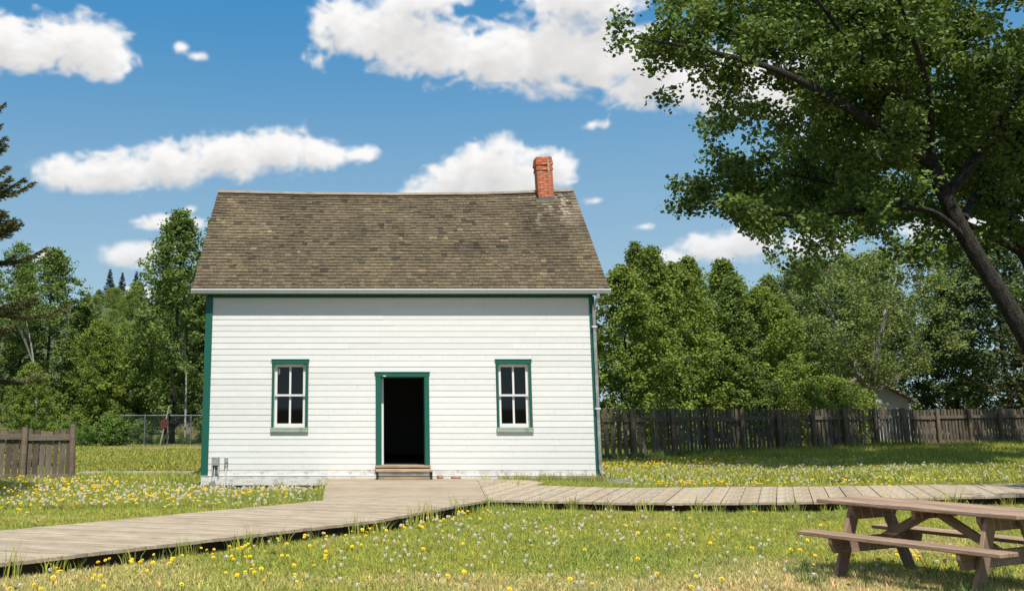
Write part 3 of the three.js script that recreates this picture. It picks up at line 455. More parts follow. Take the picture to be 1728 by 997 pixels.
// ------------------------------------------------------------------ fences
function picketFence(name, label, pts, H, opt) {
  const o = thing(name, label, 'fence'), R = rng(opt.seed), geos = [0, 1, 2, 3].map((k) => { const g = chamferBox(opt.w - k * 0.008, H, 0.02, 0.003, k * 3.1); g.translate(0, H / 2, 0); return g; });
  const segs = []; let total = 0; for (let k = 0; k < pts.length - 1; k++) { const len = Math.hypot(pts[k + 1][0] - pts[k][0], pts[k + 1][1] - pts[k][1]); segs.push([pts[k], pts[k + 1], total, len]); total += len; }
  const at = (t) => { for (const [a, b, s, len] of segs) if (t <= s + len + 1e-6) { const q = (t - s) / len; return [a[0] + (b[0] - a[0]) * q, a[1] + (b[1] - a[1]) * q, -Math.atan2(b[1] - a[1], b[0] - a[0])]; } return null; };
  for (let t = opt.w / 2; t < total - 0.02; t += opt.w + opt.gap * (0.75 + R() * 0.5)) { if (R() < 0.012) continue; const [x, z, ry] = at(t); part('picket', geos[Math.floor(R() * 4)], MAT.fence[Math.floor(R() * 4)], o, [x, gh(x, z) - 0.02 + (R() - 0.5) * 0.05 + opt.lift, z], [(R() - 0.5) * 0.02, ry, (R() - 0.5) * 0.016]); }
  for (const [a, b, s, len] of segs) { const ry = -Math.atan2(b[1] - a[1], b[0] - a[0]), nx = Math.sin(ry), nz = Math.cos(ry); const n = Math.max(1, Math.round(len / opt.post)); for (let k = 0; k < n; k++) for (const y of opt.rails) { const q = (k + 0.5) / n, x = a[0] + (b[0] - a[0]) * q + nx * 0.036, z = a[1] + (b[1] - a[1]) * q + nz * 0.036; part('rail', chamferBox(len / n - 0.01, 0.13, 0.045, 0.004, k * 1.7 + y), MAT.fence[3 - (k % 2) * 2], o, [x, gh(x, z) + y + (R() - 0.5) * 0.02, z], [0, ry, (R() - 0.5) * 0.012]); }
    for (let k = 0; k <= n; k++) { if (k === n && b !== pts[pts.length - 1]) continue; const q = k / n, x = a[0] + (b[0] - a[0]) * q + nx * 0.125, z = a[1] + (b[1] - a[1]) * q + nz * 0.125, ht = H + opt.postUp + (R() - 0.5) * 0.08; const g = new THREE.CylinderGeometry(opt.pr * 0.9, opt.pr, ht + 0.3, 9); part('post', g, MAT.post, o, [x, gh(x, z) + ht / 2 - 0.15, z], [(R() - 0.5) * 0.05, R() * 6, (R() - 0.5) * 0.06]); } }
  return o;
}
picketFence('plank_fence', 'long dark weathered plank fence running back from the house corner', [[4.6, -32.3], [8.3, -34.6], [13.7, -40.2], [22.9, -46.8], [31.5, -52.2]], 1.62, { seed: 3, w: 0.195, gap: 0.072, post: 2.35, rails: [0.20, 1.32], postUp: 0.06, pr: 0.085, lift: 0.06 });
picketFence('plank_fence', 'short weathered picket fence panel with two rails beside the meadow', [[-10.9, -24.9], [-8.02, -25.7], [-6.93, -25.85]], 1.18, { seed: 8, w: 0.135, gap: 0.016, post: 1.3, rails: [0.13, 1.04], postUp: 0.12, pr: 0.08, lift: 0.04 });

// ------------------------------------------------------------------ picnic table
{
  const t = thing('picnic_table', 'reddish brown wooden picnic table with attached benches on the grass', 'picnic table', [5.516, 0.006, -10.806], -1.06);
  const k = 0.028, TH = 0.714, BH = 0.415, L = 2.07;
  for (let i = 0; i < 5; i++) part('top_plank', chamferBox(L + (i % 2) * 0.012, 0.04, 0.153, 0.007, i * 2.7), MAT.picnic[i % 3], t, [0, TH, -0.322 + i * 0.161]);
  for (const s of [-1, 1]) for (let i = 0; i < 2; i++) part('bench_plank', chamferBox(L + 0.03 - i * 0.012, 0.04, 0.130, 0.007, i * 5 + s), MAT.picnic[(i + s + 1) % 3], t, [0, BH, s * (0.524 + i * 0.136)]);
  for (const x of [-0.70, 0.70]) {
    const f = sub('trestle', t);
    for (const s of [-1, 1]) { const A = V(x, -0.06, s * 0.60), B = V(x, TH - 0.022, s * 0.235), len = A.distanceTo(B), g = chamferBox(0.04, len, 0.14, 0.005, s + x); g.rotateX(Math.atan2(B.z - A.z, B.y - A.y)); g.translate(x, (A.y + B.y) / 2, (A.z + B.z) / 2); part('leg', g, MAT.picnic[2], f); }
    const tri = (w1, w2, y0, y1) => { const sh = new THREE.Shape([[-w1, y1], [w1, y1], [w1, y1 - 0.05], [w2, y0], [-w2, y0], [-w1, y1 - 0.05]].map((p) => new THREE.Vector2(...p))); const g = new THREE.ExtrudeGeometry(sh, { depth: 0.038, bevelEnabled: false }); g.rotateY(Math.PI / 2); return g; };
    part('top_bearer', tri(0.36, 0.30, TH - 0.155, TH - 0.022), MAT.picnic[2], f, [x + (x > 0 ? -0.061 : 0.023), 0, 0]); part('bench_bearer', tri(0.72, 0.66, BH - 0.165, BH - 0.022), MAT.picnic[2], f, [x + (x > 0 ? -0.062 : 0.024), 0, 0]);
  }
  part('centre_bearer', chamferBox(0.04, 0.08, 0.66, 0.004), MAT.picnic[2], t, [0, TH - 0.062, 0]);
  for (const s of [-1, 1]) { const A = V(s * 0.66, BH - 0.09, 0), B = V(s * 0.06, TH - 0.06, 0), len = A.distanceTo(B), g = chamferBox(len + 0.05, 0.085, 0.04, 0.004); g.rotateZ(Math.atan2(B.y - A.y, B.x - A.x)); g.translate((A.x + B.x) / 2, (A.y + B.y) / 2, 0); part('brace', g, MAT.picnic[2], t); }
}

// ------------------------------------------------------------------ path, hill, far houses, shed, sign
{
  const p = thing('path', 'narrow pale concrete path beside the house', null); p.userData.kind = 'structure'; for (let k = 0; k < 6; k++) { const x0 = -7.3 + k * 1.12; part('slab', chamferBox(1.11, 0.12, 0.85, 0.01, k), M(lin(0.50, 0.46, 0.36), { map: speckT }), p, [x0 + 0.55, 0.025, -28.0 - k * 0.03]); }
  const d = new THREE.CircleGeometry(1, 40); { const a = d.attributes.position; for (let k = 1; k < a.count; k++) { const f = 0.8 + 0.5 * fbm(a.getX(k) * 2 + 4, a.getY(k) * 2 + 7, 3); a.setXY(k, a.getX(k) * f * 5, a.getY(k) * f * 1.6); } } d.rotateX(-Math.PI / 2); const dm = part('dirt_path', d, M(lin(0.40, 0.29, 0.17), { map: speckT, roughness: 1 }), scene, [-6.0, 0.07, -46]); tag(dm, 'bare tan dirt patch at the far edge of the meadow', null, null, 'structure');
  const b = new GB(), N = 40; for (let j = 0; j <= N; j++) for (let i = 0; i <= N; i++) { const x = mix(-260, 60, i / N), z = mix(-110, -420, j / N); const y = 25.2 * sstep(0, 0.42, j / N) * sstep(60, -35, x) - 1 + (fbm(x * 0.03, z * 0.03, 3) - 0.5) * 3 * sstep(0, 0.2, j / N), n = fbm(x * 0.2, z * 0.2, 3); b.v(x, y, z, x * 0.2, z * 0.2, [0.07 + 0.05 * n, 0.10 + 0.05 * n, 0.035]); }
  for (let j = 0; j < N; j++) for (let i = 0; i < N; i++) { const a = j * (N + 1) + i; b.quad(a, a + N + 1, a + N + 2, a + 1); } // rows go back
  tag(part('hill', b.build(), M(lin(1, 1, 1), { vertexColors: true, map: speckT, roughness: 1 }), scene), 'low green hill far behind the trees', null, null, 'structure');
  const cot = (label, x, y, z, w, hgt, wallC, roofC) => { const h = thing('hill_house', label, 'house', [x, y, z]); part('wall', plainBox(-w / 2, w / 2, -1, hgt, -2, 2), M(wallC), h); const s = new THREE.Shape([[-w / 2 - 0.3, hgt], [w / 2 + 0.3, hgt], [0, hgt + w * 0.32]].map((q) => new THREE.Vector2(...q))); const g = new THREE.ExtrudeGeometry(s, { depth: 4.6, bevelEnabled: false }); g.translate(0, 0, -2.3); part('roof', g, M(roofC), h); part('window', plainBox(-0.6, 0.6, hgt * 0.4, hgt * 0.8, 2.001, 2.05), M(lin(0.05, 0.06, 0.07)), h); };
  cot('tiny pale house on the hill crest beside the dark spruces', -58.9, 23.4, -252, 4.6, 1.4, lin(0.6, 0.6, 0.57), lin(0.35, 0.33, 0.31)); cot('tiny red house on the hill crest at the end of the spruces', -51.9, 23.8, -252, 2.6, 1.6, lin(0.42, 0.12, 0.07), lin(0.45, 0.13, 0.07));
  // shed behind the fence
  const s = thing('garden_shed', 'small white gabled shed with brown roof behind the plank fence', 'shed', [27.5, 0, -59.5], -0.25); s.scale.set(1.1, 1.1, 1.1);
  const sh = new THREE.Shape([[-1.75, -0.1], [1.75, -0.1], [1.75, 1.95], [0, 2.98], [-1.75, 1.95]].map((q) => new THREE.Vector2(...q))); const sg = new THREE.ExtrudeGeometry(sh, { depth: 4, bevelEnabled: false }); sg.translate(0, 0, -4); part('wall', sg, M(lin(0.62, 0.64, 0.62), { map: paintT }), s);
  for (const q of [-1, 1]) { const g = chamferBox(2.45, 0.09, 4.7, 0.01); g.rotateZ(-q * Math.atan2(1.03, 1.75)); g.translate(q * 1.02, 2.47, -2); part('roof', g, wood(0.36, 0.24, 0.15), s); }
  part('door', plainBox(0.5, 1.4, -0.05, 1.5, 0.001, 0.04), M(lin(0.30, 0.33, 0.36), { map: paintT }), s); part('window', plainBox(-1.1, -0.4, 0.8, 1.4, 0.001, 0.03), M(lin(0.06, 0.07, 0.08), { roughness: 0.2 }), s);
  // chain link fence and leaning sign
  const f = thing('chain_link_fence', 'grey chain link fence with thin posts at the edge of the trees', 'fence', [-10.6, 0, -49.8]); for (let k = 0; k < 5; k++) part('post', new THREE.CylinderGeometry(0.035, 0.035, 1.5, 7), MAT.galv, f, [k * 1.05 - 0.6, 0.68, 0]); part('top_rail', new THREE.CylinderGeometry(0.025, 0.025, 4.3, 6).rotateZ(Math.PI / 2), MAT.galv, f, [1.5, 1.36, 0]);
  const wb = new GB(); for (let k = -13; k < 42; k++) for (const q of [-1, 1]) { const x0 = k * 0.1 - 0.6, pts = [V(x0, 0.05, 0), V(x0 + q * 1.3, 1.35, 0)].map((p) => p); const cl = (p, o) => { if (p.x < -0.6) { const tt = (-0.6 - p.x) / (o.x - p.x); p.lerp(o, tt); } if (p.x > 3.6) { const tt = (3.6 - p.x) / (o.x - p.x); p.lerp(o, tt); } }; if (Math.max(pts[0].x, pts[1].x) < -0.55 || Math.min(pts[0].x, pts[1].x) > 3.55) continue; cl(pts[0], pts[1]); cl(pts[1], pts[0]); wb.tube(pts, [0.0022, 0.0022], 3); } const wm = part('wire_mesh', wb.build(), MAT.galv, f); wm.userData.kind = 'stuff';
  const sgn = thing('warning_sign', 'dark red sign on a leaning pale pole by the chain link fence', 'sign', [-9.18, 0, -49.2]); const pole = new THREE.CylinderGeometry(0.03, 0.035, 1.9, 7); pole.translate(0, 0.88, 0); pole.rotateZ(-0.2); part('pole', pole, wood(0.5, 0.45, 0.36), sgn, [-0.14, 0, 0]); const face = new THREE.CylinderGeometry(0.21, 0.21, 0.02, 8, 1); face.rotateX(Math.PI / 2); face.rotateZ(0.2); part('panel', face, M(lin(0.13, 0.035, 0.025), { map: speckT }), sgn, [0.04, 1.02, 0.045]);
}

// ------------------------------------------------------------------ trees
function leafBuilder(R, pal) {
  const b = new GB(), q = V(0, 0, 0), w = V(0, 0, 0), n = V(0, 0, 0);
  return { b, leaf(x, y, z, s, up = 0.45, cm = 1) {   // a folded leaf of two triangles
    const a = R() * 6.283, e = (R() - 0.62) * 1.5; q.set(Math.cos(a) * Math.cos(e), Math.sin(e), Math.sin(a) * Math.cos(e));
    n.set(R() - 0.5, up * (R() * 1.3), R() - 0.5).normalize(); w.crossVectors(q, n).normalize(); n.crossVectors(w, q);
    const l = s * (0.75 + R() * 0.5), ww = l * (0.36 + R() * 0.12), t = R(), v = (0.78 + R() * 0.44) * cm, A = pal[Math.floor(R() * pal.length)], B = pal[Math.floor(R() * pal.length)], c = [mix(A[0], B[0], t) * v, mix(A[1], B[1], t) * v, mix(A[2], B[2], t) * v];
    const f = ww * 0.25, mx = q.x * l * 0.42, my = q.y * l * 0.42, mz = q.z * l * 0.42;
    const i = b.v(x, y, z, 0, 0, c), j = b.v(x + mx + w.x * ww + n.x * f, y + my + w.y * ww + n.y * f, z + mz + w.z * ww + n.z * f, 0, 0, c), k = b.v(x + q.x * l, y + q.y * l, z + q.z * l, 0, 0, c), m = b.v(x + mx - w.x * ww + n.x * f, y + my - w.y * ww + n.y * f, z + mz - w.z * ww + n.z * f, 0, 0, c);
    b.tri(i, j, k); b.tri(i, k, m);
  } };
}
function flatNormals(g) { g.computeVertexNormals(); return g; }
// a broadleaved tree: crown envelope given by prof(t), t 0..1 from crown base to top
function broadTree({ seed, h, base, rad, prof, leaves, size, pal, clusters, spread = 0.42, trunkR = 0.14, stems = 1, lean = 0, droop = 0, limbs = 26, sub: limbR = 1 }) {
  const R = rng(seed), lb = leafBuilder(R, pal), tb = new GB(), tips = [];
  const lump = (a, t) => 0.5 + 1.0 * fbm(Math.cos(a) * 1.9 + 5 + seed, Math.sin(a) * 1.9 + t * 7 + seed * 0.3, 3);
  const trunks = [];
  for (let s = 0; s < stems; s++) { const a = s / stems * 6.28 + R(), sp = stems > 1 ? rad * 0.5 : lean, pts = [], rr = []; for (let k = 0; k <= 9; k++) { const t = k / 9; pts.push(V(Math.cos(a) * sp * t * t + (fbm(t * 3 + s * 7, seed, 2) - 0.5) * 0.5 * t, -0.1 + t * h * (0.93 - s * 0.05), Math.sin(a) * sp * t * t + (fbm(t * 3 + 40 + s, seed, 2) - 0.5) * 0.5 * t)); rr.push(trunkR * (1 - 0.9 * t) * (s ? 0.8 : 1) + 0.012); } tb.tube(pts, rr, 7, null, 2); trunks.push(pts); }
  const atTrunk = (p, f) => { const k = Math.min(8.999, f * 9), i = Math.floor(k); return p[i].clone().lerp(p[i + 1], k - i); };
  const per = 6, sprays = Math.round(clusters / per);
  for (let c = 0; c < sprays; c++) {   // each bough carries leaf clumps along its outer part
    const t = Math.pow((c + R()) / sprays, 0.85), a = c * 2.39996 + (R() - 0.5) * 0.9, q = (0.72 + R() * 0.38) * prof(t) * rad * lump(a, t), y = base + t * (h - base), tr = trunks[c % stems], cen = atTrunk(tr, Math.min(0.98, y / h)), rise = 0.3 + 0.9 * t * t + (R() - 0.5) * 0.35, cm0 = 0.82 + R() * 0.36;
    for (let j = 0; j < per; j++) {
      const f = j === 0 ? 1 : 0.28 + 0.72 * Math.pow(R(), 0.6), aa = a + (R() - 0.5) * 0.75 / (0.5 + q * f), p = V(cen.x * (1 - t * 0.3) + Math.cos(aa) * q * f, y + (f - 0.6) * q * rise + (R() - 0.5) * 0.35 - droop * q * f / rad, cen.z * (1 - t * 0.3) + Math.sin(aa) * q * f); tips.push([p, tr, y]);
      const n = leaves * (0.6 + R() * 0.8), cm = cm0 * (0.9 + R() * 0.2), sp = spread * (0.6 + R() * 0.8), sz = size * (0.75 + R() * 0.5);
      for (let k = 0; k < n; k++) { const r1 = Math.pow(R(), 0.55) * sp, b1 = R() * 6.283, cz = R() * 2 - 1; lb.leaf(p.x + Math.cos(b1) * r1, p.y + cz * sp * 0.55 - r1 * 0.2, p.z + Math.sin(b1) * r1, sz, 0.5, cm); }
    }
  }
  for (let k = 0; k < limbs && k < tips.length; k++) { const [p, tr, y] = tips[k], from = atTrunk(tr, Math.max(stems > 1 ? 0.3 : 0.08, (y - Math.hypot(p.x, p.z) * 0.9 - 0.4) / h)), m1 = from.clone().lerp(p, 0.35).add(V(0, 0.15, 0)), m2 = from.clone().lerp(p, 0.7).add(V(0, 0.18, 0)), r0 = trunkR * 0.34 * limbR * (1 - 0.5 * y / h); tb.tube([from, m1, m2, p], [r0, r0 * 0.7, r0 * 0.45, 0.008], 5); }
  return { trunk: tb.build(), crown: lb.b.build() };
}
function conifer({ seed, h, rad, base, whorls, per, pal, twigs, needle, trunkR = 0.14, droopK = 0.35 }) {
  const R = rng(seed), lb = new GB(), tb = new GB(); tb.tube([V(0, -0.2, 0), V(0.03, h * 0.5, 0.02), V(0, h, 0)], [trunkR, trunkR * 0.55, 0.01], 7, null, 2);
  const nd = (p, d, l, w, c) => { const s = V(R() - 0.5, R() - 0.5, R() - 0.5).cross(d).normalize().multiplyScalar(w); const a = lb.v(p.x - s.x, p.y - s.y, p.z - s.z, 0, 0, c), b = lb.v(p.x + s.x, p.y + s.y, p.z + s.z, 0, 0, c), e = lb.v(p.x + d.x * l, p.y + d.y * l, p.z + d.z * l, 0, 0, c); lb.tri(a, b, e); };
  for (let w = 0; w < whorls; w++) {
    const t = Math.pow(w / whorls, 0.92), y = base + t * (h - base) * 0.985;
    for (let k = 0; k < per; k++) {
      const a = R() * 6.283, len = rad * (1 - t) * (0.72 + R() * 0.42) + 0.10, dir = V(Math.cos(a), 0, Math.sin(a)), rise = 0.35 * t + 0.02, pts = [], N = 6; for (let j = 0; j <= N; j++) { const q = j / N; pts.push(V(dir.x * len * q, y + len * (rise * q - droopK * q * (1 - t) * 1.3 + droopK * 1.0 * q * q * q * 0.9) + (R() - 0.5) * 0.03, dir.z * len * q)); }
      tb.tube(pts, pts.map((_, j) => 0.02 * (1 - t * 0.6) * (1 - j / N) * trunkR * 6 + 0.004), 4);
      const nt = Math.ceil(twigs * len), side = V(-dir.z, 0, dir.x);
      for (let m = 0; m < nt; m++) {
        const q = 0.12 + 0.88 * Math.pow(m / nt, 0.8), f = q * N, i = Math.min(N - 1, Math.floor(f)), p0 = pts[i].clone().lerp(pts[i + 1], f - i), sgn = m % 2 ? 1 : -1, tl = (0.10 + 0.30 * (1 - q)) * Math.min(1, len * 0.75 + 0.25) * (0.6 + R() * 0.7), td = side.clone().multiplyScalar(sgn * (0.75 + R() * 0.4)).add(dir.clone().multiplyScalar(0.6 + R() * 0.4)).add(V(0, -0.25 + R() * 0.4, 0)).normalize();
        const shade = 0.75 + R() * 0.5, A = pal[Math.floor(R() * pal.length)], tipc = q > 0.8 ? 1.25 : 1; const steps = Math.ceil(tl / needle * 2.4) + 1;
        for (let s = 0; s < steps; s++) { const pp = p0.clone().addScaledVector(td, tl * s / steps); for (let e = 0; e < 4; e++) { const d = td.clone().multiplyScalar(0.8).add(V(R() - 0.5, R() * 0.9 - 0.35, R() - 0.5).multiplyScalar(1.5)).normalize(), v = shade * (0.8 + R() * 0.4) * tipc; nd(pp, d, needle * (0.8 + R() * 0.5), needle * 0.16, [A[0] * v, A[1] * v, A[2] * v]); } }
      }
    }
  }
  return { trunk: tb.build(), crown: lb.build() };
}
const PAL = { poplar: [[0.165, 0.24, 0.034], [0.20, 0.275, 0.042], [0.13, 0.205, 0.032]], bright: [[0.205, 0.28, 0.028], [0.245, 0.315, 0.034], [0.165, 0.235, 0.025]], pale: [[0.23, 0.29, 0.065], [0.27, 0.32, 0.08], [0.18, 0.25, 0.05]], dark: [[0.07, 0.115, 0.022], [0.09, 0.135, 0.026]], weed: [[0.15, 0.27, 0.03], [0.20, 0.31, 0.035], [0.12, 0.22, 0.025]], spruce: [[0.075, 0.085, 0.03], [0.11, 0.115, 0.035], [0.15, 0.14, 0.045]], spruceDark: [[0.022, 0.036, 0.024], [0.03, 0.045, 0.03]] };
const egg = (t) => Math.pow(Math.sin(Math.PI * Math.pow(0.08 + 0.92 * t, 0.75)), 0.7), spire = (t) => Math.pow(1 - t, 0.8) * (0.6 + 0.4 * sstep(0, 0.15, t)) + 0.05, round = (t) => Math.sqrt(Math.max(0.02, 1 - (2 * t - 0.95) ** 2));
const KIND = {
  tallA: broadTree({ seed: 1, h: 11, base: 1.2, rad: 2.5, prof: egg, clusters: 820, leaves: 27, size: 0.13, pal: PAL.poplar, spread: 0.31 }),
  tallB: broadTree({ seed: 2, h: 11.5, base: 0.9, rad: 2.1, prof: spire, clusters: 760, leaves: 27, size: 0.13, pal: PAL.poplar, spread: 0.30 }),
  bushA: broadTree({ seed: 3, h: 8.6, base: 0.2, rad: 2.2, prof: spire, clusters: 760, leaves: 27, size: 0.125, pal: PAL.bright, spread: 0.29, trunkR: 0.09 }),
  bushB: broadTree({ seed: 4, h: 8.0, base: 0.2, rad: 2.3, prof: egg, clusters: 780, leaves: 27, size: 0.125, pal: PAL.bright, spread: 0.29, trunkR: 0.09 }),
  bushC: broadTree({ seed: 14, h: 8.3, base: 0.2, rad: 2.0, prof: spire, clusters: 700, leaves: 27, size: 0.13, pal: PAL.poplar, spread: 0.30, trunkR: 0.09 }),
  stem: broadTree({ seed: 25, h: 9.6, base: 5.6, rad: 1.3, prof: egg, clusters: 120, leaves: 22, size: 0.12, pal: PAL.poplar, spread: 0.34, trunkR: 0.065, lean: 1.9, limbs: 6 }),
  willow: broadTree({ seed: 6, h: 9.4, base: 3.0, rad: 4.5, prof: round, clusters: 900, leaves: 30, size: 0.12, pal: PAL.pale, spread: 0.36, trunkR: 0.24, stems: 4, limbs: 44, sub: 0.8 }),
  dark: broadTree({ seed: 7, h: 9.5, base: 0.6, rad: 3.0, prof: egg, clusters: 560, leaves: 30, size: 0.16, pal: PAL.dark, spread: 0.42 }),
  shrub: broadTree({ seed: 8, h: 1.9, base: 0.05, rad: 1.1, prof: round, clusters: 150, leaves: 22, size: 0.11, pal: PAL.weed, spread: 0.26, trunkR: 0.03, limbs: 20 }),
  hedge: broadTree({ seed: 9, h: 3.1, base: 0.1, rad: 1.25, prof: round, clusters: 260, leaves: 26, size: 0.10, pal: PAL.bright, spread: 0.3, trunkR: 0.04, limbs: 20 }),
  hillSpruce: conifer({ seed: 10, h: 7.6, rad: 1.8, base: 0.1, whorls: 26, per: 7, pal: PAL.spruceDark, twigs: 7, needle: 0.20 }),
};
const ORD = ['first', 'second', 'third', 'fourth', 'fifth', 'sixth', 'seventh', 'eighth', 'ninth', 'tenth', 'eleventh', 'twelfth', 'thirteenth', 'fourteenth', 'fifteenth', 'sixteenth', 'seventeenth', 'eighteenth', 'nineteenth', 'twentieth', 'twenty-first', 'twenty-second', 'twenty-third', 'twenty-fourth'];
function plant(name, kind, label, cat, x, z, sc, turn, group, bark, y, sy) { const o = thing(name, label, cat, [x, y ?? 0, z], turn, group), K = KIND[kind]; part('trunk', K.trunk, MAT[bark], o); part('crown', K.crown, kind === 'hillSpruce' ? MAT.needle : MAT.leaf, o); o.scale.set(sc, sc * (sy ?? 1), sc); return o; }
// the wood at the meadow's end: [kind, x, z, scale, vertical scale]
const leftWood = [['tallA', -19.5, -53, 0.85], ['tallB', -18.0, -56, 0.82], ['tallA', -16.3, -55, 0.88], ['stem', -15.6, -51.6, 0.98], ['bushC', -14.8, -56, 0.86], ['bushB', -13.4, -54, 0.74], ['bushA', -12.9, -52.6, 0.66], ['bushC', -12.3, -57, 0.72], ['bushA', -11.4, -54, 0.70], ['tallA', -10.5, -57, 0.80], ['tallA', -9.2, -51.5, 1.0], ['stem', -8.4, -50.4, 0.85], ['tallB', -7.6, -53, 0.98], ['tallA', -6.2, -52, 0.92], ['tallA', -4.0, -54, 0.85]];
{ const sorted = leftWood.map((w, i) => [w[1], i]).sort((a, b) => b[0] - a[0]).map((w) => w[1]); const desc = { tallA: 'full leafy poplar', tallB: 'slender leafy poplar', stem: 'thin birch with bare white stem', bushA: 'pointed young aspen', bushB: 'bushy young aspen', bushC: 'dark green young poplar' };
  leftWood.forEach(([k, x, z, s, sy], i) => plant(k === 'stem' ? 'birch_tree' : 'poplar_tree', k, `${desc[k]} across the meadow, ${ORD[sorted.indexOf(i)]} tree counted from the house`, 'tree', x, z, s, i * 1.37, 'trees at the end of the meadow', k === 'stem' ? 'barkPale' : 'barkGrey', 0, sy)); }
const slope = [[-19.2, -75], [-17.4, -74], [-15.4, -76], [-13.6, -73], [-24.6, -95], [-22.4, -94], [-20.2, -96], [-18.4, -93], [-30, -122], [-27.4, -120], [-25, -123], [-33.5, -146], [-37, -150], [-30.4, -148]];
const slopeRank = slope.map((p, i) => [p[0] / p[1], i]).sort((a, b) => a[0] - b[0]).map((w) => w[1]);
slope.forEach(([x, z], i) => plant('poplar_tree', i % 3 === 2 ? 'bushC' : i % 3 ? 'bushB' : 'bushA', `far leafy tree on the slope below the hill crest, ${ORD[slopeRank.indexOf(i)]} from the house`, 'tree', x, z, z > -80 ? 0.88 : z > -100 ? 1.06 : z > -130 ? 1.12 : 1.0, i * 2.1, 'trees on the slope below the hill crest', 'barkGrey', z < -110 ? 25.2 * sstep(0, 0.42, (-110 - z) / 310) - 1 : 0));
[[-60.6, -0.98, 'broad dark spruce on the hill crest, farthest from the house'], [-57.7, 0.9, 'narrow dark spruce on the hill crest, middle of three'], [-54.4, 0.93, 'dark spruce on the hill crest nearest the red house']].forEach(([x, s, l], i) => plant('spruce_tree', 'hillSpruce', l, 'spruce tree', x, -250, Math.abs(s) * 1.3, i * 2, 'spruces on the hill crest', 'barkDark', 24.4));
for (const [x, s] of [[-63.5, 0.7], [-56.2, 0.45], [-66, 0.6], [-49, 0.4]]) plant('hill_bush', 'bushB', `green bush on the hill crest ${x < -65 ? 'farthest from the house' : x < -60 ? 'just outside the broad spruce' : x < -52 ? 'between two spruces' : 'past the red house'}`, 'bush', x, -252, s, s * 9, null, 'barkGrey', 23.6);
{ const xs = []; for (let k = 0; k < 12; k++) xs.push(-15.6 + k * 1.02); xs.forEach((x, k) => plant('weed_shrub', 'shrub', `low bright green shrub at the meadow's end, ${ORD[11 - k]} counted from the house`, 'shrub', x, -48.8 - (k % 3) * 0.5 + (k > 4 ? -1.2 : 0), k > 5 && k < 8 ? 0.26 + (k % 2) * 0.06 : 0.42 + (k * 37 % 10) * 0.035, k * 2.3, 'shrubs along the end of the meadow', 'barkGrey', -0.05)); }
plant('lilac_bush', 'bushB', 'sunlit yellow green bush behind the short picket fence', 'bush', -9.6, -31, 0.36, 0.4, null, 'barkGrey', 0);
[[-40, -178], [-43.5, -184], [-38.5, -170], [-46.5, -205], [-50, -212], [-44, -200], [-53.5, -222], [-48.5, -225], [-35.5, -166], [-52, -204]].forEach(([x, z], i, A) => { const rank = A.map((p, k) => [p[0] / p[1], k]).sort((a, b) => a[0] - b[0]).findIndex((p) => p[1] === i); plant('hill_bush', 'hedge', `small round bush on the open hillside, ${ORD[rank]} from the house`, 'bush', x, z, 1.2 + (i % 3) * 0.25, i * 1.7, 'bushes on the open hillside', 'barkGrey', 25.2 * sstep(0, 0.42, (-110 - z) / 310) * sstep(60, -35, x) - 1.6); });
// behind the plank fence
const rightRow = [['bushA', 8.4, -44, 0.93], ['bushB', 9.9, -41, 0.86], ['tallB', 12.6, -50, 0.80], ['bushA', 11.6, -43.5, 0.94], ['bushB', 13.2, -45.5, 0.95], ['bushA', 14.9, -49, 0.98], ['bushC', 15.9, -46.5, 0.86], ['bushA', 17.0, -51, 1.0], ['bushB', 18.2, -49.5, 0.88], ['bushC', 18.7, -54, 0.98], ['bushA', 20.1, -52.5, 0.80], ['bushB', 21.8, -56, 0.80], ['dark', 23.5, -63, 0.82], ['dark', 32.0, -66, 0.95], ['dark', 27, -69, 0.95], ['bushC', 29.5, -64, 1.05], ['dark', 35.5, -60, 1.15], ['bushC', 24.9, -66, 1.15], ['dark', 22.5, -60, 0.80], ['dark', 29.0, -70, 1.15], ['dark', 33, -71, 1.2], ['dark', 37.5, -67, 1.25], ['bushC', 34.2, -63, 1.1], ['dark', 31, -75, 1.2]];
{ const sorted = rightRow.map((w, i) => [w[1], i]).sort((a, b) => a[0] - b[0]).map((w) => w[1]); const desc = { bushA: 'pointed young aspen', bushB: 'rounded young aspen', bushC: 'darker young poplar', tallB: 'slim taller poplar', dark: 'dark leafy tree' };
  rightRow.forEach(([k, x, z, s], i) => plant('aspen_tree', k, `${desc[k]} behind the plank fence, ${ORD[sorted.indexOf(i)]} tree from the house`, 'tree', x, z, s, i * 1.9, 'trees behind the plank fence', 'barkGrey', 0)); }
plant('willow_tree', 'willow', 'pale spreading willow with several stems in front of the white shed', 'tree', 25.7, -55.6, 1.0, 0.6, null, 'barkPale', 0);
[[18.9, -46.6, 0.86], [20.6, -47.8, 0.92], [21.9, -48.9, 0.78]].forEach(([x, z, s], i) => plant('hedge_bush', 'hedge', `light green bush showing over the plank fence, ${['nearest the house', 'middle of three', 'nearest the shed'][i]}`, 'bush', x, z, s, i * 2, 'light bushes just behind the fence', 'barkGrey', 0));
KIND.spruceR = conifer({ seed: 15, h: 8.5, rad: 3.0, base: 0.4, whorls: 34, per: 8, pal: PAL.spruce, twigs: 7, needle: 0.15, trunkR: 0.16 });
[[33.2, -53.5, 0.95, 'broad dark spruce behind the fence next to the shed'], [38.5, -56, 1.0, 'shaded spruce behind the fence farthest from the house']].forEach(([x, z, s, l], i) => { const o = thing('spruce_tree', l, 'spruce tree', [x, 0, z], i * 2); part('trunk', KIND.spruceR.trunk, MAT.barkDark, o); part('crown', KIND.spruceR.crown, MAT.needle, o); o.scale.setScalar(s); });
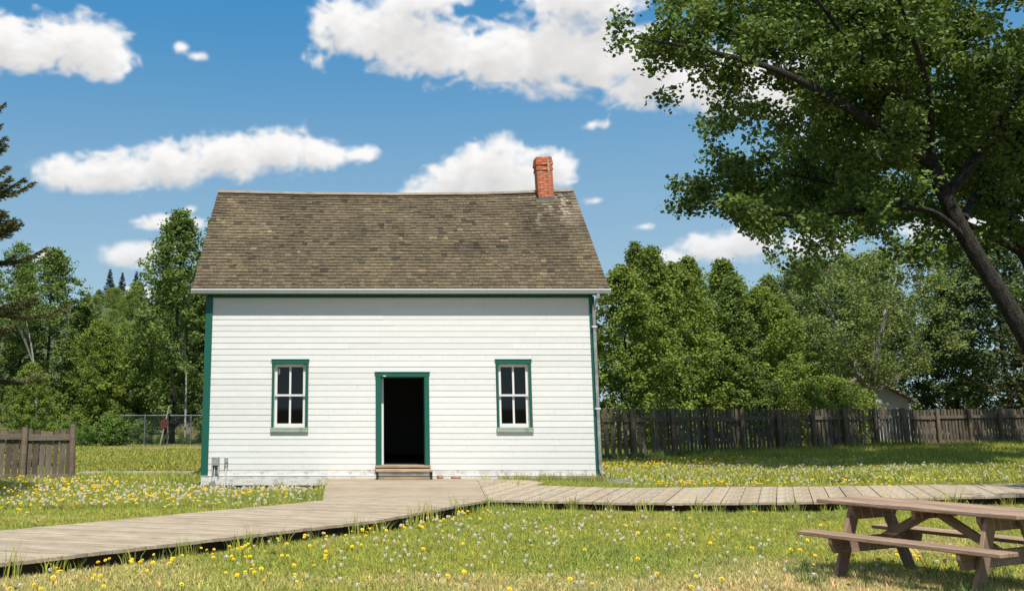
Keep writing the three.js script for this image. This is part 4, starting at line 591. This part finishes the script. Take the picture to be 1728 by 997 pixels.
// the near spruce whose boughs reach in from the side
{ const S = conifer({ seed: 12, h: 8.9, rad: 2.2, base: 2.7, whorls: 15, per: 8, pal: PAL.spruce, twigs: 42, needle: 0.065, trunkR: 0.15, droopK: 0.4 }); const o = thing('spruce_tree', 'near spruce with olive boughs reaching in beside the picket fence', 'spruce tree', [-7.85, 0, -20.2], 1.1); part('trunk', S.trunk, MAT.barkDark, o); part('crown', S.crown, MAT.needle, o); }

// the great leaning poplars beside the boardwalk: limbs follow the real branches, twigs end in leaf sprays
function greatPoplar(name, label, limbs, blobs, seed, nClus) {
  const R = rng(seed), tb = new GB(), lb = leafBuilder(R, [[0.12, 0.185, 0.022], [0.155, 0.225, 0.028], [0.19, 0.265, 0.035], [0.09, 0.145, 0.02]]), nodes = [];
  for (const [pts, r0, r1] of limbs) { const c = new THREE.CatmullRomCurve3(pts.map((p) => V(...p))), n = pts.length * 4, P = c.getPoints(n); tb.tube(P, P.map((_, k) => mix(r0, r1, Math.pow(k / n, 0.8)) * (0.95 + 0.1 * fbm(k * 0.7, seed, 2))), r0 > 0.15 ? 12 : 7, null, r0 > 0.2 ? 4 : 2); P.forEach((p, k) => { if (r0 < 0.2 || k > n * 0.5) nodes.push([p, mix(r0, r1, k / n)]); }); }
  let tot = 0; for (const b of blobs) tot += b[3] * b[4] * b[5];
  const mids = [];
  for (const b of blobs) { const n = Math.max(4, Math.round(nClus * b[3] * b[4] * b[5] / tot)); for (let k = 0; k < n; k++) { let x, y, z, d; do { x = R() * 2 - 1; y = R() * 2 - 1; z = R() * 2 - 1; d = x * x + y * y + z * z; } while (d > 1); const s = 0.55 + 0.45 * Math.pow(R(), 0.4); d = Math.sqrt(d) || 1; const q = Math.max(d, s * 0.6) / d; mids.push(V(b[0] + x * q * b[3], b[1] + y * q * b[4], b[2] + z * q * b[5])); } }
  // bigger boughs first, so that twigs join boughs rather than the trunk
  mids.forEach((p, k) => {
    if (fbm(p.x * 1.15 + 7, p.y * 1.15 + p.z * 0.9, 3) < 0.462) return;   // gaps in the crown
    let best = null, bd = 1e9; for (const nd of nodes) { const dd = nd[0].distanceTo(p) + (nd[0].y > p.y + 0.6 ? 0.5 : 0); if (dd < bd) { bd = dd; best = nd; } }
    const f = best[0], r0 = Math.min(best[1] * 0.6, 0.012 + bd * 0.011), m1 = f.clone().lerp(p, 0.4).add(V((R() - 0.5) * 0.2, bd * 0.10, (R() - 0.5) * 0.2)), m2 = f.clone().lerp(p, 0.75).add(V((R() - 0.5) * 0.15, bd * 0.08, (R() - 0.5) * 0.15));
    tb.tube([f, m1, m2, p], [r0, r0 * 0.75, r0 * 0.5, 0.005], 5); nodes.push([m2, r0 * 0.5]); if (bd > 1) nodes.push([m1, r0 * 0.75]);
    const dir = p.clone().sub(m2).normalize(), n = 30 + R() * 28, cm = 0.85 + R() * 0.3;
    for (let j = 0; j < n; j++) { const t = R(), sp = 0.06 + 0.30 * Math.sqrt(R()), a = R() * 6.283, c2 = R() * 2 - 1, s2 = Math.sqrt(1 - c2 * c2); lb.leaf(p.x - dir.x * t * 0.5 + Math.cos(a) * s2 * sp, p.y - dir.y * t * 0.5 + c2 * sp * 0.8 - 0.06, p.z - dir.z * t * 0.5 + Math.sin(a) * s2 * sp, 0.138, 0.4, cm); }
  });
  const o = thing(name, label, 'tree'); part('trunk', tb.build(), MAT.barkGrey, o); part('crown', lb.b.build(), MAT.leaf, o); return o;
}
greatPoplar('great_poplar', 'big poplar with thick leaning trunk and wide leafy crown over the fence', [
  [[[18.6, -0.2, -28.2], [18.15, 0.8, -28.1], [17.66, 2.25, -28], [17.11, 3.61, -28], [16.52, 4.85, -28], [15.77, 6.43, -28], [15.17, 8.21, -28]], 0.30, 0.19],
  [[[15.17, 8.21, -28], [14.0, 8.5, -27.3], [12.95, 8.85, -26.5], [11.75, 9.3, -25.9], [10.45, 9.9, -25.6], [8.8, 10.55, -25.9], [7.0, 11.2, -26.6]], 0.22, 0.03],
  [[[15.17, 8.21, -28], [15.0, 9.54, -28.2], [14.83, 11.06, -28.5], [14.5, 13.2, -28.8], [14.3, 15.5, -29]], 0.21, 0.03],
  [[[16.05, 5.9, -28], [14.89, 6.75, -27.7], [13.1, 6.75, -27.4], [11.2, 6.55, -27.2], [9.7, 6.75, -27.3]], 0.12, 0.02],
  [[[15.17, 8.21, -28], [13.7, 9.6, -27], [12.3, 10.9, -26], [11.0, 12.4, -25.4]], 0.17, 0.03],
  [[[15.5, 7.2, -28], [16.8, 9.0, -27.4], [17.8, 11, -27], [18.4, 13.5, -26.8]], 0.16, 0.03],
  [[[15.17, 8.21, -28], [14.6, 9.4, -26.6], [13.6, 10.6, -25.2], [12.7, 11.6, -24.2]], 0.13, 0.03],
  [[[15.77, 6.43, -28], [15.2, 7.4, -29.8], [14.2, 8.3, -31.6], [13.0, 9.0, -33]], 0.13, 0.03],
  [[[15.9, 6.6, -28], [17.2, 7.6, -29.5], [18.8, 8.4, -31.2], [20, 9.4, -32.5]], 0.12, 0.03],
], [
  [7.7, 11.6, -27.3, 1.45, 1.0, 1.5], [9.2, 11.2, -27.2, 1.7, 1.4, 1.9], [8.3, 10.3, -27.2, 0.85, 0.75, 1.0], [10.6, 10.4, -27.1, 1.6, 1.5, 2.0], [9.9, 9.25, -27.2, 0.85, 0.75, 1.1], [12.0, 10.3, -27.4, 1.6, 1.8, 2.4], [11.3, 8.85, -27.3, 0.9, 0.8, 1.3], [13.3, 9.2, -27.6, 1.5, 1.5, 2.4],
  [10.5, 12.6, -28, 2.2, 1.5, 2.6], [12.6, 13.0, -28.6, 2.4, 2.0, 3.0], [15.0, 13.5, -28.7, 2.6, 2.6, 3.2], [17.8, 12.6, -27.2, 2.6, 2.4, 3.0], [15.2, 10.9, -28, 2.4, 1.7, 2.6], [13.0, 15, -28.7, 2.6, 1.8, 3],
  [11.3, 6.75, -27.3, 1.7, 0.85, 1.4], [10.0, 6.75, -27.3, 0.9, 0.6, 1.0], [12.9, 6.4, -27.5, 1.6, 1.0, 1.6], [11.6, 5.4, -27.4, 1.2, 0.85, 1.2], [12.9, 5.3, -27.6, 1.1, 0.7, 1.2], [13.9, 5.9, -27.8, 1.4, 0.7, 1.5], [13.6, 7.5, -27.6, 1.2, 0.9, 1.6], [15.2, 6.3, -29, 1.2, 0.9, 1.5],
  [12.8, 11.5, -24.6, 1.9, 1.4, 1.7], [13.4, 8.8, -32.6, 2.4, 1.7, 2.0], [19.6, 9.6, -31.8, 2.2, 1.8, 2.2], [17.6, 9.4, -28.2, 1.9, 1.5, 2.2], [18.6, 7.2, -29.6, 1.8, 1.3, 2.0], [11.4, 7.9, -32.3, 1.6, 1.4, 1.6], [15.6, 8.6, -34.6, 2.2, 1.5, 2.0], [12.4, 10.2, -34, 1.8, 1.3, 1.6], [16.6, 11, -32.5, 2.6, 2.0, 2.4], [16.0, 15, -30, 3, 1.8, 3],
], 51, 3700);
greatPoplar('great_poplar', 'second leaning poplar stem behind the big trunk at the picture edge', [
  [[[20.8, -0.2, -30.2], [20.06, 1.65, -30.1], [19.4, 3.92, -30], [18.63, 6.1, -30], [18.16, 7.47, -30], [17.8, 8.7, -30.3], [17.6, 11, -31]], 0.30, 0.12],
  [[[18.6, 6.2, -30], [20, 7.6, -30.8], [21.6, 8.8, -31.8], [23, 10, -33]], 0.12, 0.02], [[[18.2, 7.3, -30], [18.8, 9.0, -32], [19.6, 10.4, -34.4], [20.4, 11.4, -36.6]], 0.12, 0.02], [[[17.7, 10, -30.6], [17.0, 11.2, -32.6], [16.4, 12.2, -35]], 0.10, 0.02],
], [[20.4, 11.2, -31, 2.6, 2.2, 2.4], [22.4, 9.6, -32.6, 2.4, 1.9, 2.2], [20.0, 10.6, -35.6, 2.6, 1.7, 2.4], [16.6, 12.0, -34.6, 2.4, 1.6, 2.2], [22.6, 7.4, -31.6, 2.0, 1.3, 2.0], [19.4, 8.2, -31, 1.4, 1.2, 1.6], [23.4, 10.4, -36, 2.4, 1.8, 2.2]], 52, 1500);
// trees beside the frame whose shade lies on the boardwalk end and the fence
KIND.great = broadTree({ seed: 16, h: 14, base: 2.6, rad: 4.6, prof: egg, clusters: 900, leaves: 40, size: 0.16, pal: PAL.poplar, spread: 0.5, trunkR: 0.28 });
plant('shade_poplar', 'great', 'tall poplar just outside the view whose shade reaches the boardwalk end', 'tree', 16.6, -16.5, 0.86, 0.3, null, 'barkGrey', 0);
greatPoplar('great_poplar', 'poplar boughs behind the two leaning trunks, shading the plank fence', [
  [[[27.8, -0.2, -38.4], [27.0, 2.0, -38.4], [26.0, 4.4, -38.5], [24.8, 6.6, -38.6], [23.4, 8.4, -38.8], [22.4, 10.4, -39]], 0.32, 0.16],
  [[[24.8, 6.6, -38.6], [22.4, 8.0, -38.4], [20, 9.0, -38.4], [17.6, 9.4, -37.8], [15.2, 9.1, -36.6], [13.2, 8.6, -35]], 0.16, 0.03], [[[23.4, 8.4, -38.8], [21.4, 10.4, -39.6], [19.4, 12, -40.4]], 0.12, 0.03], [[[22.6, 10, -39], [23.6, 12, -38.4], [25, 13.6, -38]], 0.12, 0.03],
], [[12.9, 8.5, -34.7, 2.0, 1.2, 1.5], [15.6, 9.3, -36.9, 2.3, 1.4, 1.7], [18.4, 9.7, -38.5, 2.5, 1.5, 1.8], [21.4, 10.0, -39.8, 2.5, 1.6, 1.9], [24.4, 10.6, -40.6, 2.5, 1.8, 2.0], [19.6, 12.2, -40.2, 2.2, 1.4, 1.8], [24.6, 13.4, -38.2, 2.4, 1.6, 2.0], [10.6, 8.0, -33.0, 1.3, 0.9, 1.1]], 53, 1500);
plant('shade_poplar', 'great', 'tall poplar outside the view beyond the end of the fence', 'tree', 31.5, -43.0, 1.0, 1.0, null, 'barkGrey', 0);

// ------------------------------------------------------------------ grass
const blocked = (x, z) => (x > HX0 - 0.05 && x < HX1 + 0.05 && z < -24.96 && z > -32.1) || (z < -27.5 && z > -28.6 && x > -7.35 && x < -3.7) || DECKS.some((p) => inPoly(x, z, p));
function patch(seed, n, rad, hgt, wid, bend) {
  const R = rng(seed), b = new GB();
  for (let k = 0; k < n; k++) {
    const q = Math.sqrt(R()) * rad, a = R() * 6.283, x = Math.cos(a) * q, z = Math.sin(a) * q, H = hgt * (0.35 + R() * 0.75), d = R() * 6.283, lx = Math.cos(d), lz = Math.sin(d), w = wid * (0.6 + R() * 0.7), t = H * bend * (0.3 + R()), f = R() * 6.283, wx = Math.cos(f) * w, wz = Math.sin(f) * w;
    const dry = R() < 0.2 ? 1 : 0, v = 0.6 + R() * 0.75, c = dry ? [1.75 * v, 1.32 * v, 1.5 * v] : [v * (0.85 + R() * 0.3), v, v];
    const i0 = b.v(x - wx, 0, z - wz, 0, 0, c), i1 = b.v(x + wx, 0, z + wz, 0, 0, c), i2 = b.v(x + lx * t * 0.35 + wx * 0.75, H * 0.6, z + lz * t * 0.35 + wz * 0.75, 0, 0, c), i3 = b.v(x + lx * t * 0.35 - wx * 0.75, H * 0.6, z + lz * t * 0.35 - wz * 0.75, 0, 0, c), i4 = b.v(x + lx * t, H, z + lz * t, 0, 0, c);
    b.quad(i0, i1, i2, i3); b.tri(i3, i2, i4);
  }
  for (let k = 0; k < (hgt < 0.2 ? n * 0.07 : 0); k++) {
    const q = Math.sqrt(R()) * rad, a = R() * 6.283, x = Math.cos(a) * q, z = Math.sin(a) * q, d = R() * 6.283, l = hgt * (0.6 + R() * 0.8), w = wid * (1.8 + R() * 1.6), lx = Math.cos(d), lz = Math.sin(d), v = 0.55 + R() * 0.4, c = [0.75 * v, 0.95 * v, 0.9 * v];
    const i0 = b.v(x, 0.01, z, 0, 0, c), i1 = b.v(x + lx * l * 0.5 - lz * w, hgt * (0.25 + 0.3 * R()), z + lz * l * 0.5 + lx * w, 0, 0, c), i2 = b.v(x + lx * l, hgt * (0.3 + 0.4 * R()), z + lz * l, 0, 0, c), i3 = b.v(x + lx * l * 0.5 + lz * w, hgt * (0.25 + 0.3 * R()), z + lz * l * 0.5 - lx * w, 0, 0, c); b.quad(i0, i1, i2, i3);
  }
  return b.build();
}
function sow(name, label, geos, spots, seed) {
  const R = rng(seed), m4 = new THREE.Matrix4(), e = new THREE.Euler(), q = new THREE.Quaternion(), col = new THREE.Color();
  geos.forEach((g, k) => { const mine = spots.filter((_, i) => i % geos.length === k), im = new THREE.InstancedMesh(g, MAT.grass, mine.length); mine.forEach(([x, z, s, c], i) => { e.set((R() - 0.5) * 0.15, R() * 6.283, (R() - 0.5) * 0.15); m4.compose(V(x, gh(x, z) - 0.005, z), q.setFromEuler(e), V(s * (0.9 + R() * 0.3), s * (0.75 + R() * 0.5), s * (0.9 + R() * 0.3))); im.setMatrixAt(i, m4); col.setRGB(...c.map((w) => Math.min(0.8, w))); im.setColorAt(i, col); }); im.name = numbered(name); im.castShadow = im.receiveShadow = true; scene.add(im); tag(im, label, 'grass', null, 'stuff'); });
}
const grassCol = (x, z, R, lush) => { const d = clamp01(dryAt(x, z) - lush), n = fbm(x * 0.8 + 30, z * 0.8, 3), v = 0.85 + (R() - 0.5) * 0.3; return [mix(0.35 + 0.18 * n, 0.76, d) * v, mix(0.45 + 0.08 * n, 0.65, d) * v, mix(0.065, 0.27, d) * v]; };
{
  const R = rng(61), near = [], mid = [], back = [], tall = [];
  for (let z = -7.0; z > -25; z -= 0.15) { const hw0 = z * 0.365 - 4.5, hw1 = -z * 0.63 + 4; for (let x = hw0; x < hw1; x += 0.155) { const px = x + (R() - 0.5) * 0.16, pz = z + (R() - 0.5) * 0.16; if (blocked(px, pz)) continue; const dd = deckDist(px, pz); if (pz > -18.4 || px * 0.75 + pz * 0.66 > -10.1) { near.push([px, pz, 0.85 + 0.4 * (fbm(px, pz, 2) - 0.3), grassCol(px, pz, R, pz < -14 ? 0.2 : 0)]); } else mid.push([px, pz, 1.0, grassCol(px, pz, R, 0.3)]); if (dd < 0.16 && R() < 0.5) tall.push([px, pz, 0.75 + R() * 0.7, grassCol(px, pz, R, 1)]); } }
  for (let z = -25; z > -36; z -= 0.26) for (let x = z * 0.36 - 5; x < -z * 0.62 + 4; x += 0.26) { const px = x + (R() - 0.5) * 0.26, pz = z + (R() - 0.5) * 0.26; if (blocked(px, pz)) continue; if (pz < -28.5 && px < 3 && px > -3.5) continue; if (pz < -28.6 && px < -3.5) continue; back.push([px, pz, 1.0 + R() * 0.4, grassCol(px, pz, R, 0.3)]); }
  for (let z = -36; z > -52; z -= 0.45) for (let x = 3; x < -z * 0.62 + 4; x += 0.45) { const px = x + (R() - 0.5) * 0.4, pz = z + (R() - 0.5) * 0.4; back.push([px, pz, 1.5 + R() * 0.6, grassCol(px, pz, R, 0.1)]); }
  const meadow = []; for (let z = -28.6; z > -51; z -= 0.42) for (let x = z * 0.38 - 6; x < -1.5; x += 0.42) { const px = x + (R() - 0.5) * 0.42, pz = z + (R() - 0.5) * 0.42; if (blocked(px, pz) || bump2(px * 0.32, pz, -6 * 0.32, -46, 1.2) > 0.55) continue; const v = 0.85 + R() * 0.3, n = fbm(px * 0.35, pz * 0.5, 3); meadow.push([px, pz, 1.5, [(0.25 + 0.12 * n) * v, (0.33 + 0.03 * n) * v, 0.045 * v]]); }
  for (const [x, z, r] of [[4.7, -11.1, 0.5], [5.3, -10.0, 0.4], [6.1, -11.2, 0.5]]) for (let k = 0; k < 14; k++) tall.push([x + (R() - 0.5) * r * 2, z + (R() - 0.5) * r * 2, 0.5 + R() * 0.3, [0.13, 0.21, 0.04]]);
  for (let k = 0; k < 150; k++) { const x = mix(2.9, 5.4, R()), z = -24.85 + R() * 0.5; if (!blocked(x, z)) tall.push([x, z, 0.7 + R() * 0.3, [0.36, 0.36, 0.11]]); } for (let k = 0; k < 24; k++) { const x = mix(-3.9, -1.0, R()), z = -24.85 + R() * 0.35; if (!blocked(x, z)) tall.push([x, z, 0.7 + R() * 0.3, [0.30, 0.34, 0.08]]); }
  for (let k = 0; k < 260; k++) { const x = mix(5.4, 24, R()), t = R(), z = x < 8.3 ? -32.3 - (x - 4.6) * 0.62 : x < 13.7 ? -34.6 - (x - 8.3) * 1.037 : -40.2 - (x - 13.7) * 0.717; tall.push([x, z + 0.15 + R() * 0.5, 1.0 + R() * 0.5, [0.22, 0.30, 0.06]]); }
  const G1 = [1, 2, 3].map((s) => patch(s, 105, 0.17, 0.085, 0.0042, 0.55)), G2 = [4, 5].map((s) => patch(s, 80, 0.18, 0.13, 0.005, 0.45)), G3 = [6, 7].map((s) => patch(s, 95, 0.26, 0.14, 0.0075, 0.5)), G4 = [8, 9].map((s) => patch(s, 110, 0.40, 0.075, 0.012, 0.5)), G5 = [10, 11].map((s) => patch(s, 26, 0.09, 0.27, 0.0055, 0.45));
  sow('lawn_grass', 'short sunlit lawn grass with dry patches in front of the boardwalk', G1, near, 1); sow('lawn_grass', 'green lawn grass between the boardwalk and the house', G2, mid, 2); sow('lawn_grass', 'long lawn grass behind the boardwalk up to the fences', G3, back, 3); sow('meadow_grass', 'sunny meadow grass behind the house', G4, meadow, 4); sow('tall_grass', 'tall grass blades along the boardwalk, walls and fence', G5, tall, 5);
}

// ------------------------------------------------------------------ dandelions
{
  const R = rng(71);
  const head = (() => { const b = new GB(); for (let ring = 0; ring < 3; ring++) { const n = [14, 11, 7][ring], ro = [0.021, 0.016, 0.010][ring], y0 = [0.0, 0.003, 0.006][ring], y1 = [0.004, 0.010, 0.014][ring]; for (let k = 0; k < n; k++) { const a = (k + ring * 0.4) / n * 6.283, da = 3.3 / n, i0 = b.v(0, y0, 0), i1 = b.v(Math.cos(a - da) * ro, y1, Math.sin(a - da) * ro), i2 = b.v(Math.cos(a + da) * ro, y1 + 0.001, Math.sin(a + da) * ro); b.tri(i0, i2, i1); } } return b.build(); })();
  const puff = (() => { const b = new GB(), r = rng(3); for (let k = 0; k < 60; k++) { const c = r() * 2 - 1, a = r() * 6.283, s = Math.sqrt(1 - c * c), d = V(Math.cos(a) * s, c, Math.sin(a) * s), o = d.clone().multiplyScalar(0.019 + r() * 0.004), t = V(r() - 0.5, r() - 0.5, r() - 0.5).cross(d).normalize(), w = t.clone().cross(d), q = 0.0065, P = [t, w, t.clone().negate(), w.clone().negate()].map((e) => o.clone().addScaledVector(e, q)); const i = P.map((p) => b.v(p.x, p.y, p.z)); b.quad(...i); } return b.build(); })();
  const stem = new THREE.CylinderGeometry(0.0022, 0.0026, 1, 5).translate(0, 0.5, 0), core = new THREE.IcosahedronGeometry(0.007, 0);
  const inFront = (x, z) => !blocked(x, z) && (z > -18.45 - Math.max(0, x - 7) * 0.3) && x * 0.75 + z * 0.66 > -10.05 - (x > 0.2 ? 1.8 : 0);
  const free = (x, z) => inFront(x, z) && !blocked(x, z) && deckDist(x, z) > 0.06, seen = (x, z) => z < -9.6 && x > z * 0.345 && x < -z * 0.615;
  const add = (white, x, z) => { const H = 0.07 + R() * 0.08, s = 0.75 + R() * 0.45, o = thing(white ? 'dandelion_seedhead' : 'dandelion_flower', white ? 'round white dandelion seed head in the lawn in front of the boardwalk' : 'yellow dandelion flower in the lawn in front of the boardwalk', 'dandelion', [x, gh(x, z), z], (R() - 0.5) * 1.4, white ? 'dandelion seed heads in the front lawn' : 'dandelion flowers in the front lawn'); const st = part('stem', stem, MAT.stem, o); st.scale.y = H; const hd = part(white ? 'seed_head' : 'flower_head', white ? puff : head, white ? MAT.puff : MAT.petal, o, [0, H + (white ? 0.012 : 0), 0], [(R() - 0.3) * 0.6 + (white ? 0 : 0.45), 0, (R() - 0.5) * 0.5]); hd.scale.setScalar(s * (white ? 0.9 : 0.98)); };
  let n = 0, guard = 0;
  while (n < 200 && guard++ < 20000) { let x, z; const pick = R(); if (pick < 0.27) { x = mix(-3.7, -0.4, R()); z = -10 - R() * 3.2; } else if (pick < 0.52) { const t = R(); x = mix(-2.6, 2.3, t); z = mix(-12.4, -18.6, t) + Math.pow(R(), 1.6) * 1.6; } else if (pick < 0.66) { x = 6.0 + (R() - 0.5) * 2.6; z = -11.9 + (R() - 0.5) * 2.0; } else { x = mix(-3, 9, R()); z = -9.8 - R() * 8.4; if (x > 4 && R() < 0.6) continue; } if (!free(x, z) || !seen(x, z)) continue; if (fbm(x * 1.5, z * 1.5 + 9, 2) < 0.42 && R() < 0.7) continue; add(false, x, z); n++; }
  n = 0; guard = 0; while (n < 250 && guard++ < 20000) { let x, z; if (R() < 0.7) { x = 1.7 + (R() + R() + R() - 1.5) * 3.2; z = -10.4 - R() * 7.4; } else { x = mix(-3.2, 7.5, R()); z = -9.8 - R() * 8.2; } if (!free(x, z) || !seen(x, z)) continue; if (fbm(x * 1.2 + 50, z * 1.2, 2) < 0.44 && R() < 0.65) continue; add(true, x, z); n++; }
  // the rest, beyond the boardwalk: too many to count
  const spots = { y: [], w: [] };
  const put = (white, x, z) => { if (blocked(x, z) || inFront(x, z) || deckDist(x, z) < 0.05) return; spots[white ? 'w' : 'y'].push([x, z]); };
  for (let k = 0; k < 340; k++) { const x = mix(-10, -5.2, R()), z = -25.5 + Math.pow(R(), 0.8) * 4.5; if (R() < 1 - (x + 5.2) * -0.02) put(false, x, z); }
  for (let k = 0; k < 200; k++) { const t = R(); put(false, mix(-8, -1.0, t) + (R() - 0.5), mix(-17.5, -21.5, t) + (R() - 0.5) * 4); }
  for (let k = 0; k < 620; k++) { const x = -8 + R() * 7.2; put(true, x, -24.6 + Math.pow(R(), 1.0) * 6.5 - (x > -4 ? 0 : 0)); }
  for (let k = 0; k < 420; k++) { const x = 5.5 + R() * 6.5; put(false, x, -27.5 - (x - 5.5) * 0.75 - R() * 4.5); }
  for (let k = 0; k < 560; k++) { const x = 5.4 + R() * 10; put(true, x, -22.9 - R() * (5.5 + (x - 5.4) * 0.5)); }
  for (let k = 0; k < 170; k++) { const x = 6 + R() * 9; put(false, x, -22.6 - R() * 1.8); } for (let k = 0; k < 500; k++) { const x = 7 + R() * 12; put(R() < 0.85, x, -26 - R() * 9); }
  const fullY = mergeGeometries([head.clone().scale(1.05, 1.05, 1.05).rotateX(0.5).translate(0, 0.16, 0)]), fullW = mergeGeometries([puff.clone().translate(0, 0.165, 0)]), st = stem.clone().scale(1, 0.16, 1).toNonIndexed();
  const m4 = new THREE.Matrix4(), q = new THREE.Quaternion();
  for (const [key, geo, mat, nm, lb] of [['y', fullY, MAT.petal, 'dandelion_flowers', 'mass of yellow dandelions in the grass beyond the boardwalk'], ['w', fullW, MAT.puff, 'dandelion_seedheads', 'mass of pale dandelion seed heads beyond the boardwalk']]) { const S = spots[key], im = new THREE.InstancedMesh(geo, mat, S.length); S.forEach(([x, z], i) => { const s = 0.8 + R() * 0.5; m4.compose(V(x, gh(x, z), z), q.setFromAxisAngle(V(0, 1, 0), R() * 1.2 - 0.6), V(s * 1.05, 0.65 + R() * 0.6, s * 1.05)); im.setMatrixAt(i, m4); }); im.name = nm; im.castShadow = im.receiveShadow = true; scene.add(im); tag(im, lb, 'dandelions', null, 'stuff'); }
}

renderer.render(scene, camera);
